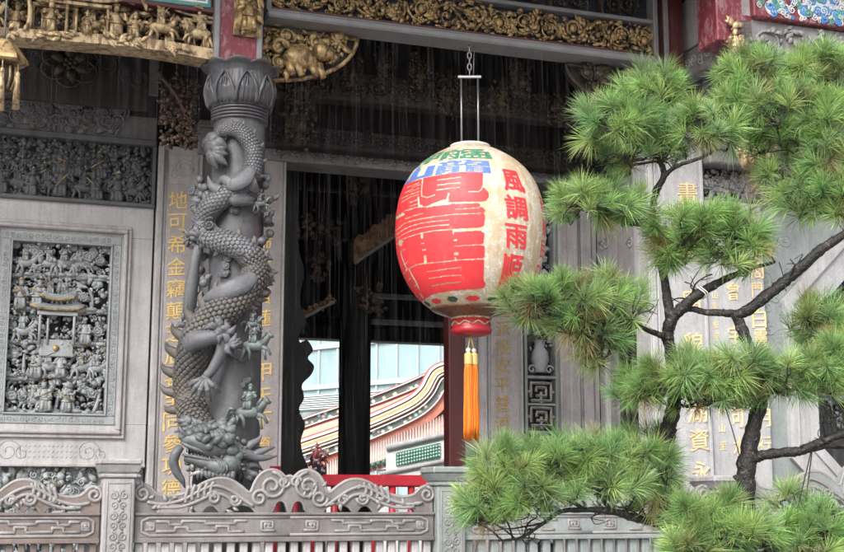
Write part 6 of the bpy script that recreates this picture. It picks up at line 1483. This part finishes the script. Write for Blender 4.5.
limbp('S', [(671, 322, .08), (666, 290, .14), (660, 255, .15), (653, 224, .12), (653, 206, .1), (657, 190, .08), (664, 176, .05), (661, 163, .05), (655, 153, .05), (644, 145, .05)], [13, 11, 10, 10, 9, 8, 8, 7, 5, 4], n=30)
limbp('S2', [(663, 178, .05), (671, 170, .02), (682, 164, -.02), (700, 158, -.06), (716, 150, -.1)], [6, 5.5, 5, 4, 3], n=14)
limbp('S3', [(653, 224, .12), (640, 224, .1), (625, 222, .05), (614, 216, 0), (603, 207, -.04), (580, 203, -.08)], [7, 6.5, 6, 6, 4, 2.5], n=16)
limbp('B3', [(669, 338, .1), (655, 333, .05), (640, 327, 0), (622, 322, -.05), (600, 322, -.1), (575, 318, -.12), (545, 314, -.12)], [9, 7, 6, 5, 4.5, 3.5, 2], n=18)
limbp('U', [(866, 218, -.15), (852, 190, -.1), (835, 170, -.05), (815, 152, 0), (795, 140, .02), (770, 130, .05), (745, 118, .05)], [8, 7, 6, 5.5, 5, 4, 2], n=20)
limbp('U2', [(815, 152, 0), (820, 130, 0), (826, 105, .05), (840, 85, .08)], [5, 4.5, 4, 2], n=12)
limbp('R', [(880, 420, -.2), (860, 395, -.15), (845, 372, -.1), (830, 350, -.05), (815, 335, 0)], [7, 6, 5.5, 4, 3], n=12)
limbp('P', [(764, 386, .02), (775, 372, -.08), (790, 362, -.15), (815, 366, -.2), (840, 372, -.22)], [7, 6, 5, 4, 3], n=12)
limbp('P2', [(673, 385, .17), (682, 378, .05), (700, 376, -.05), (725, 378, -.12), (740, 384, -.15)], [7, 6, 5, 4, 3], n=12)
limbp('P3', [(672, 392, .17), (660, 388, .08), (645, 392, 0), (628, 390, -.05)], [6, 5, 4, 3], n=10)
limbp('D', [(706, 580, .2), (690, 545, .08), (672, 528, 0), (655, 523, -.06), (635, 518, -.12), (610, 511, -.16), (585, 510, -.18), (560, 512, -.2), (540, 526, -.22), (520, 538, -.22), (498, 541, -.22)], [14, 13, 12, 10, 9, 8, 6, 5, 3.5, 3, 2], n=30)
limbp('D2', [(612, 511, -.16), (603, 500, -.14), (598, 488, -.12), (604, 474, -.1), (618, 462, -.1)], [5, 4.5, 4, 3, 2], n=12)
limbp('D3', [(585, 510, -.18), (565, 498, -.2), (545, 496, -.22), (520, 500, -.24), (495, 505, -.25)], [4.5, 4, 3.5, 3, 2], n=12)
limbp('E', [(708, 584, .2), (708, 560, -.05), (714, 548, -.15), (722, 538, -.2)], [10, 9, 7, 5], n=12)
limbp('E2', [(747, 560, .05), (768, 552, -.05), (792, 545, -.1), (815, 540, -.12), (840, 535, -.15)], [8, 7, 6, 4, 3], n=12)
def bare(key, cnt, l):
    mb = MB(); Pk = paths[key]
    for k in range(cnt):
        p0 = Pk[rnd.randrange(len(Pk) // 3, len(Pk))]; d = np.array([jit(1), jit(.6), rnd.uniform(-.2, 1)]); d /= np.linalg.norm(d); q = p0 + d * l * rnd.uniform(.5, 1.1); e = q + np.array([jit(1), jit(.5), jit(1) + .3]) * l * .5
        mb.tube(smooth_path([p0, (p0 + q) / 2 + np.array([jit(.02), 0, jit(.02)]), q, e], 10), np.linspace(.006, .0018, 10), 5)
        for q2 in range(2): mb.tube(smooth_path([q, q + np.array([jit(1), jit(.5), jit(1)]) * l * .3, q + np.array([jit(1), jit(.5), jit(1) + .2]) * l * .6], 6), np.linspace(.003, .0014, 6), 4)
    T.part('twig', mb, M['bark'])
for a_ in (('L', 5, .20), ('L2', 3, .16), ('A2', 3, .12), ('B2', 6, .14), ('D', 12, .18), ('D3', 8, .14), ('S', 8, .12), ('U', 8, .16), ('B3', 6, .12)): bare(*a_)
# needles
m, t, b = nodes('pine_needles'); at_n = N(t, 'ShaderNodeAttribute'); at_n.attribute_name = 'tint'
t.links.new(at_n.outputs['Color'], b.inputs['Base Color']); b.inputs['Roughness'].default_value = .38; b.inputs['Specular IOR Level'].default_value = .5
tr = N(t, 'ShaderNodeBsdfTranslucent'); t.links.new(at_n.outputs['Color'], tr.inputs['Color']); mx = N(t, 'ShaderNodeMixShader'); mx.inputs[0].default_value = .45
out = t.nodes['Material Output']; t.links.new(b.outputs[0], mx.inputs[1]); t.links.new(tr.outputs[0], mx.inputs[2]); t.links.new(mx.outputs[0], out.inputs[0]); M['needle'] = m
GREENS = np.array([(.28, .47, .15), (.35, .53, .18), (.21, .39, .145), (.42, .57, .20), (.30, .46, .21)])
OLD = np.array([(.34, .36, .15), (.38, .33, .15), (.27, .34, .13)]); DEAD = np.array([(.42, .29, .15), (.34, .21, .11)])
def tuft(mb, p, ax, n, L, kind):
    """a burst of paired needles round a shoot tip at p pointing along ax"""
    ax = ax / np.linalg.norm(ax); ref = np.array([.3, .9, .2]); e1 = np.cross(ax, ref); e1 /= np.linalg.norm(e1); e2 = np.cross(ax, e1)
    s = nr.random(n); an = nr.random(n) * 6.283; el = np.where(s > .55, nr.normal(.55, .28, n), nr.normal(1.05, .25, n)); el = np.clip(el, .05, 1.75)
    d = np.cos(el)[:, None] * ax + np.sin(el)[:, None] * (np.cos(an)[:, None] * e1 + np.sin(an)[:, None] * e2)
    b0 = p + ax * (s[:, None] * .045 - .035); ln = L * nr.uniform(.7, 1.12, n); 
    droop = np.zeros((n, 3)); droop[:, 2] = -.10 * ln
    mid = b0 + d * (ln * .55)[:, None] + droop * .15; tip = b0 + d * ln[:, None] + droop * (.8 if kind != 2 else 2.6)
    w_ = np.cross(d, nr.normal(size=(n, 3))); w_ /= np.linalg.norm(w_, axis=1)[:, None]; w_ *= nr.uniform(.00095, .00145, n)[:, None]
    V = np.stack([b0 - w_ * .8, b0 + w_ * .8, mid + w_, mid - w_, tip], 1).reshape(-1, 3); i = np.arange(n) * 5
    base = (GREENS[nr.integers(len(GREENS))] if kind == 0 else OLD[nr.integers(len(OLD))] if kind == 1 else DEAD[nr.integers(len(DEAD))]) * nr.uniform(.62, 1.2)
    c = base[None] * nr.uniform(.75, 1.3, (n, 1))
    if kind == 0: k = nr.random(n) < .06; c[k] = OLD[nr.integers(len(OLD), size=k.sum())]
    c = np.repeat(c, 5, 0) * np.tile(np.array([.62, .62, 1.0, 1.0, 1.38]), n)[:, None]
    mb.add(V, np.stack([i, i + 1, i + 2, i + 3], -1), np.stack([i + 3, i + 2, i + 4], -1), 0, True, c)
def pad(keys, blobs, sub=7, dens=1.0, up=1.0):
    """a layered needle pad: blobs of (x, y, rx, ry, depth, count); twigs run from the nearest limb"""
    mb = MB(); tw = MB(); BP = np.concatenate([paths[k] for k in keys])
    for (x, y, rx, ry, dd, cnt) in blobs:
        c = pp(x, y, dd); cnt = int(cnt * dens * .86)
        rX, rZ, rY = rx * PS, ry * PS, min(rx * PS * .75, .42)
        nodes_ = []
        for k in range(max(3, cnt // 7)):
            q = c + np.array([jit(rX * .65), jit(rY * .65), -rZ * rnd.uniform(.15, .75)])
            dist = np.linalg.norm((BP - q) * np.array([1, .6, 1.2]), axis=1); j = int(np.argmin(dist)); src = BP[j]
            mid = (src + q) / 2 + np.array([jit(.04), jit(.04), -.02 + jit(.02)])
            L_ = smooth_path([src, mid, q], 9); tw.tube(L_ + nr.normal(0, .004, (9, 3)), np.linspace(.0085, .004, 9), 6); nodes_.append(q)
        nodes_ = np.array(nodes_)
        for k in range(cnt):
            while True:
                a = nr.uniform(-1, 1, 3)
                if np.dot(a, a) < 1 and (a[2] > -.75): break
            a *= (np.linalg.norm(a) ** -.45 if np.linalg.norm(a) > .05 else 1)
            q = c + a * np.array([rX, rY, rZ]) * nr.uniform(.72, 1.22)
            ax = np.array([a[0] * .75, a[1] * .75, .55 + .55 * a[2]]) + nr.normal(0, .36, 3)
            low = a[2] < -.25
            kind = 2 if (low and nr.random() < .14) else (1 if nr.random() < .08 else 0)
            if kind == 2: ax = np.array([a[0], a[1], -.5])
            tuft(mb, q, ax, int(nr.integers(85, 125) * (.6 if kind == 2 else 1)), .118 * nr.uniform(.7, 1.25), kind)
            s_ = nodes_[int(np.argmin(np.linalg.norm(nodes_ - q, axis=1)))]; axn = ax / np.linalg.norm(ax)
            L_ = smooth_path([s_, (s_ + q) / 2 - np.array([0, 0, .012]), q - axn * .04, q + axn * .008], 7); tw.tube(L_, np.linspace(.0042, .0025, 7), 5)
    T.part('foliage', mb, M['needle'], color=True); T.part('twig', tw, M['bark'])
pad(['S', 'S2'], [(650, 92, 34, 22, 0, 36), (618, 122, 40, 24, -.05, 40), (665, 125, 45, 30, .05, 48), (706, 130, 34, 26, -.08, 36), (640, 155, 44, 16, .1, 26)])
pad(['S3'], [(592, 203, 40, 18, -.06, 42), (632, 208, 24, 18, 0, 16)])
pad(['U', 'U2'], dens=1.25, blobs= [(760, 80, 42, 28, .05, 40), (806, 75, 34, 30, .1, 34), (790, 115, 48, 28, 0, 46), (830, 120, 24, 30, -.06, 26), (735, 105, 24, 22, 0, 16), (770, 145, 30, 14, .1, 12), (838, 75, 22, 28, .05, 20), (738, 75, 22, 20, .1, 12)])
pad(['U'], dens=1.2, blobs= [(802, 195, 26, 26, 0, 26), (835, 192, 24, 34, -.1, 34), (830, 160, 26, 22, -.1, 20), (785, 172, 22, 14, .05, 12)])
pad(['B2', 'S'], [(688, 232, 42, 24, 0, 48), (735, 240, 36, 32, -.06, 50), (712, 222, 26, 20, -.1, 20), (668, 252, 22, 18, .05, 14)])
pad(['B3'], [(555, 300, 48, 24, -.1, 58), (610, 300, 36, 26, -.04, 40), (585, 330, 40, 20, 0, 30), (598, 352, 22, 20, .04, 12), (520, 298, 18, 14, -.12, 10)])
pad(['P', 'P2', 'P3'], [(640, 388, 26, 20, 0, 28), (685, 378, 40, 24, -.08, 52), (735, 372, 42, 24, -.12, 56), (785, 378, 38, 22, -.15, 46), (830, 365, 26, 28, -.18, 36), (700, 398, 46, 12, -.02, 26)])
pad(['R'], dens=1.25, blobs= [(815, 322, 26, 26, .02, 30), (838, 345, 18, 20, -.05, 14)])
pad(['D', 'D2', 'D3'], [(505, 470, 36, 20, -.25, 40), (555, 462, 42, 20, -.22, 48), (605, 458, 40, 22, -.14, 42), (650, 468, 34, 24, -.06, 34), (490, 505, 30, 24, -.26, 34), (540, 490, 46, 20, -.26, 46), (610, 482, 34, 16, -.2, 22), (655, 500, 24, 18, -.05, 16)])
pad(['E'], [(700, 522, 32, 20, -.16, 36), (742, 535, 32, 18, -.2, 34), (718, 508, 26, 12, -.1, 16), (690, 548, 34, 14, -.2, 26)])
pad(['E2'], [(785, 530, 30, 18, -.08, 28), (825, 530, 26, 24, -.14, 32), (805, 550, 40, 16, -.1, 26), (790, 500, 16, 12, -.02, 8)], dens=.9)
pad(['B'], [(650, 440, 26, 14, .2, 12), (678, 492, 18, 14, .2, 9)])
# planter under the pine and training wires
mb = MB(); px_, py_ = pp(735, 600)[:2]; mb.lathe([(1.25, 0), (1.25, .42), (1.18, .46), (1.08, .46), (1.08, .36), (0, .36)], (px_, py_, 0), 48)
single('stone_planter', mb, M['stone'], 'low round stone planter under the pine, below the picture', 'planter', (px_, py_, 0), 'W')
def wire(pts, label, r=.003, mt='shade_black', name='training_wire', cat='wire', g='dark training wires on the pine'):
    mb = MB(); mb.tube(smooth_path([pp(*q) for q in pts], 14), r, 6); single(name, mb, M[mt], label, cat, tuple(pp(*pts[0])), 'W', group=g)
wire([(779, 262, -.05), (783, 275, -.06), (786, 291, -.07)], 'short dark wire hanging from the right limb above the octagonal window')
wire([(723, 400, -.1), (733, 432, -.06), (742, 465, -.01)], 'long dark wire running from the middle pad down to the main trunk')
wire([(811, 452, -.1), (802, 490, -.12), (792, 530, -.12)], 'dark wire hanging from the low right limb')
wire([(800, 555, -.0), (806, 500, -.0), (812, 452, -.02)], 'thin dark wire behind the low right limb')
def tie(x, y, d, r, a, label):
    mb = MB(); c = pp(x, y, d); t_ = np.linspace(0, 6.283, 20); ex = np.array([math.cos(a), 0, math.sin(a)])
    for k in (0, 1): P = c + ex * (.012 * k) + np.outer(np.cos(t_), [-math.sin(a) * r, 0, math.cos(a) * r]) + np.outer(np.sin(t_), [0, r, 0]); mb.tube(P + np.outer(np.sin(t_ * 2), ex) * .008, .0035, 5, caps=False)
    single('branch_tie', mb, M['white'], label, 'tie', tuple(c), 'W', group='white branch ties')
tie(701, 292, .03, .036, .5, 'white cord tied round the bend of the left limb under the middle pad'); tie(654, 210, .1, .030, 1.4, 'white cord on the thin upright stem'); tie(624, 222, .05, .022, .2, 'white cord on the upper left side branch, nearer its tip'); tie(645, 224, .1, .024, .1, 'white cord where the upper left side branch leaves the stem')

# ============================================================ RAIN: strands standing in for blurred rain streaks and their haze
mb = MB()
for k in range(6500):  # wide faint strands added as a haze veil before the porch
    u, v, z = rnd.uniform(-3.8, 5.8), rnd.uniform(-1.8, -1.25), rnd.uniform(1.0, 7.2); l = rnd.uniform(.15, .9); q = .012 * l + jit(.006); r_ = rnd.uniform(.004, .014)
    mb.tube([(u, v, z), (u + q * .3, v, z - l * .3), (u + q * .7, v, z - l * .75), (u + q, v, z - l)], [.0003, r_, r_ * .9, .0003], 4, caps=False)
for k in range(1100):
    u, v, z = rnd.uniform(-3.8, 5.8), rnd.uniform(-1.8, -1.25), rnd.uniform(1.0, 7.2); l = rnd.uniform(.2, .8); q = .012 * l + jit(.006); r_ = rnd.uniform(.0012, .0024)
    mb.tube([(u, v, z), (u + q * .3, v, z - l * .3), (u + q * .7, v, z - l * .75), (u + q, v, z - l)], [.0002, r_, r_ * .8, .0002], 4, 1, caps=False)
def water(nm, f):
    m, t, b = nodes(nm); tp = N(t, 'ShaderNodeBsdfTransparent'); mx = N(t, 'ShaderNodeMixShader'); mx.inputs[0].default_value = f
    df = N(t, 'ShaderNodeBsdfTranslucent'); df.inputs[0].default_value = (.8, .83, .87, 1)
    t.links.new(tp.outputs[0], mx.inputs[1]); t.links.new(df.outputs[0], mx.inputs[2]); t.links.new(mx.outputs[0], t.nodes['Material Output'].inputs[0]); return m
single('rain', mb, [water('rain_veil', .0062), water('rain_streak', .055)], 'faint streaks and haze of falling rain, drawn as thin strands', 'rain', (0, -1.5, 0), kind='stuff')
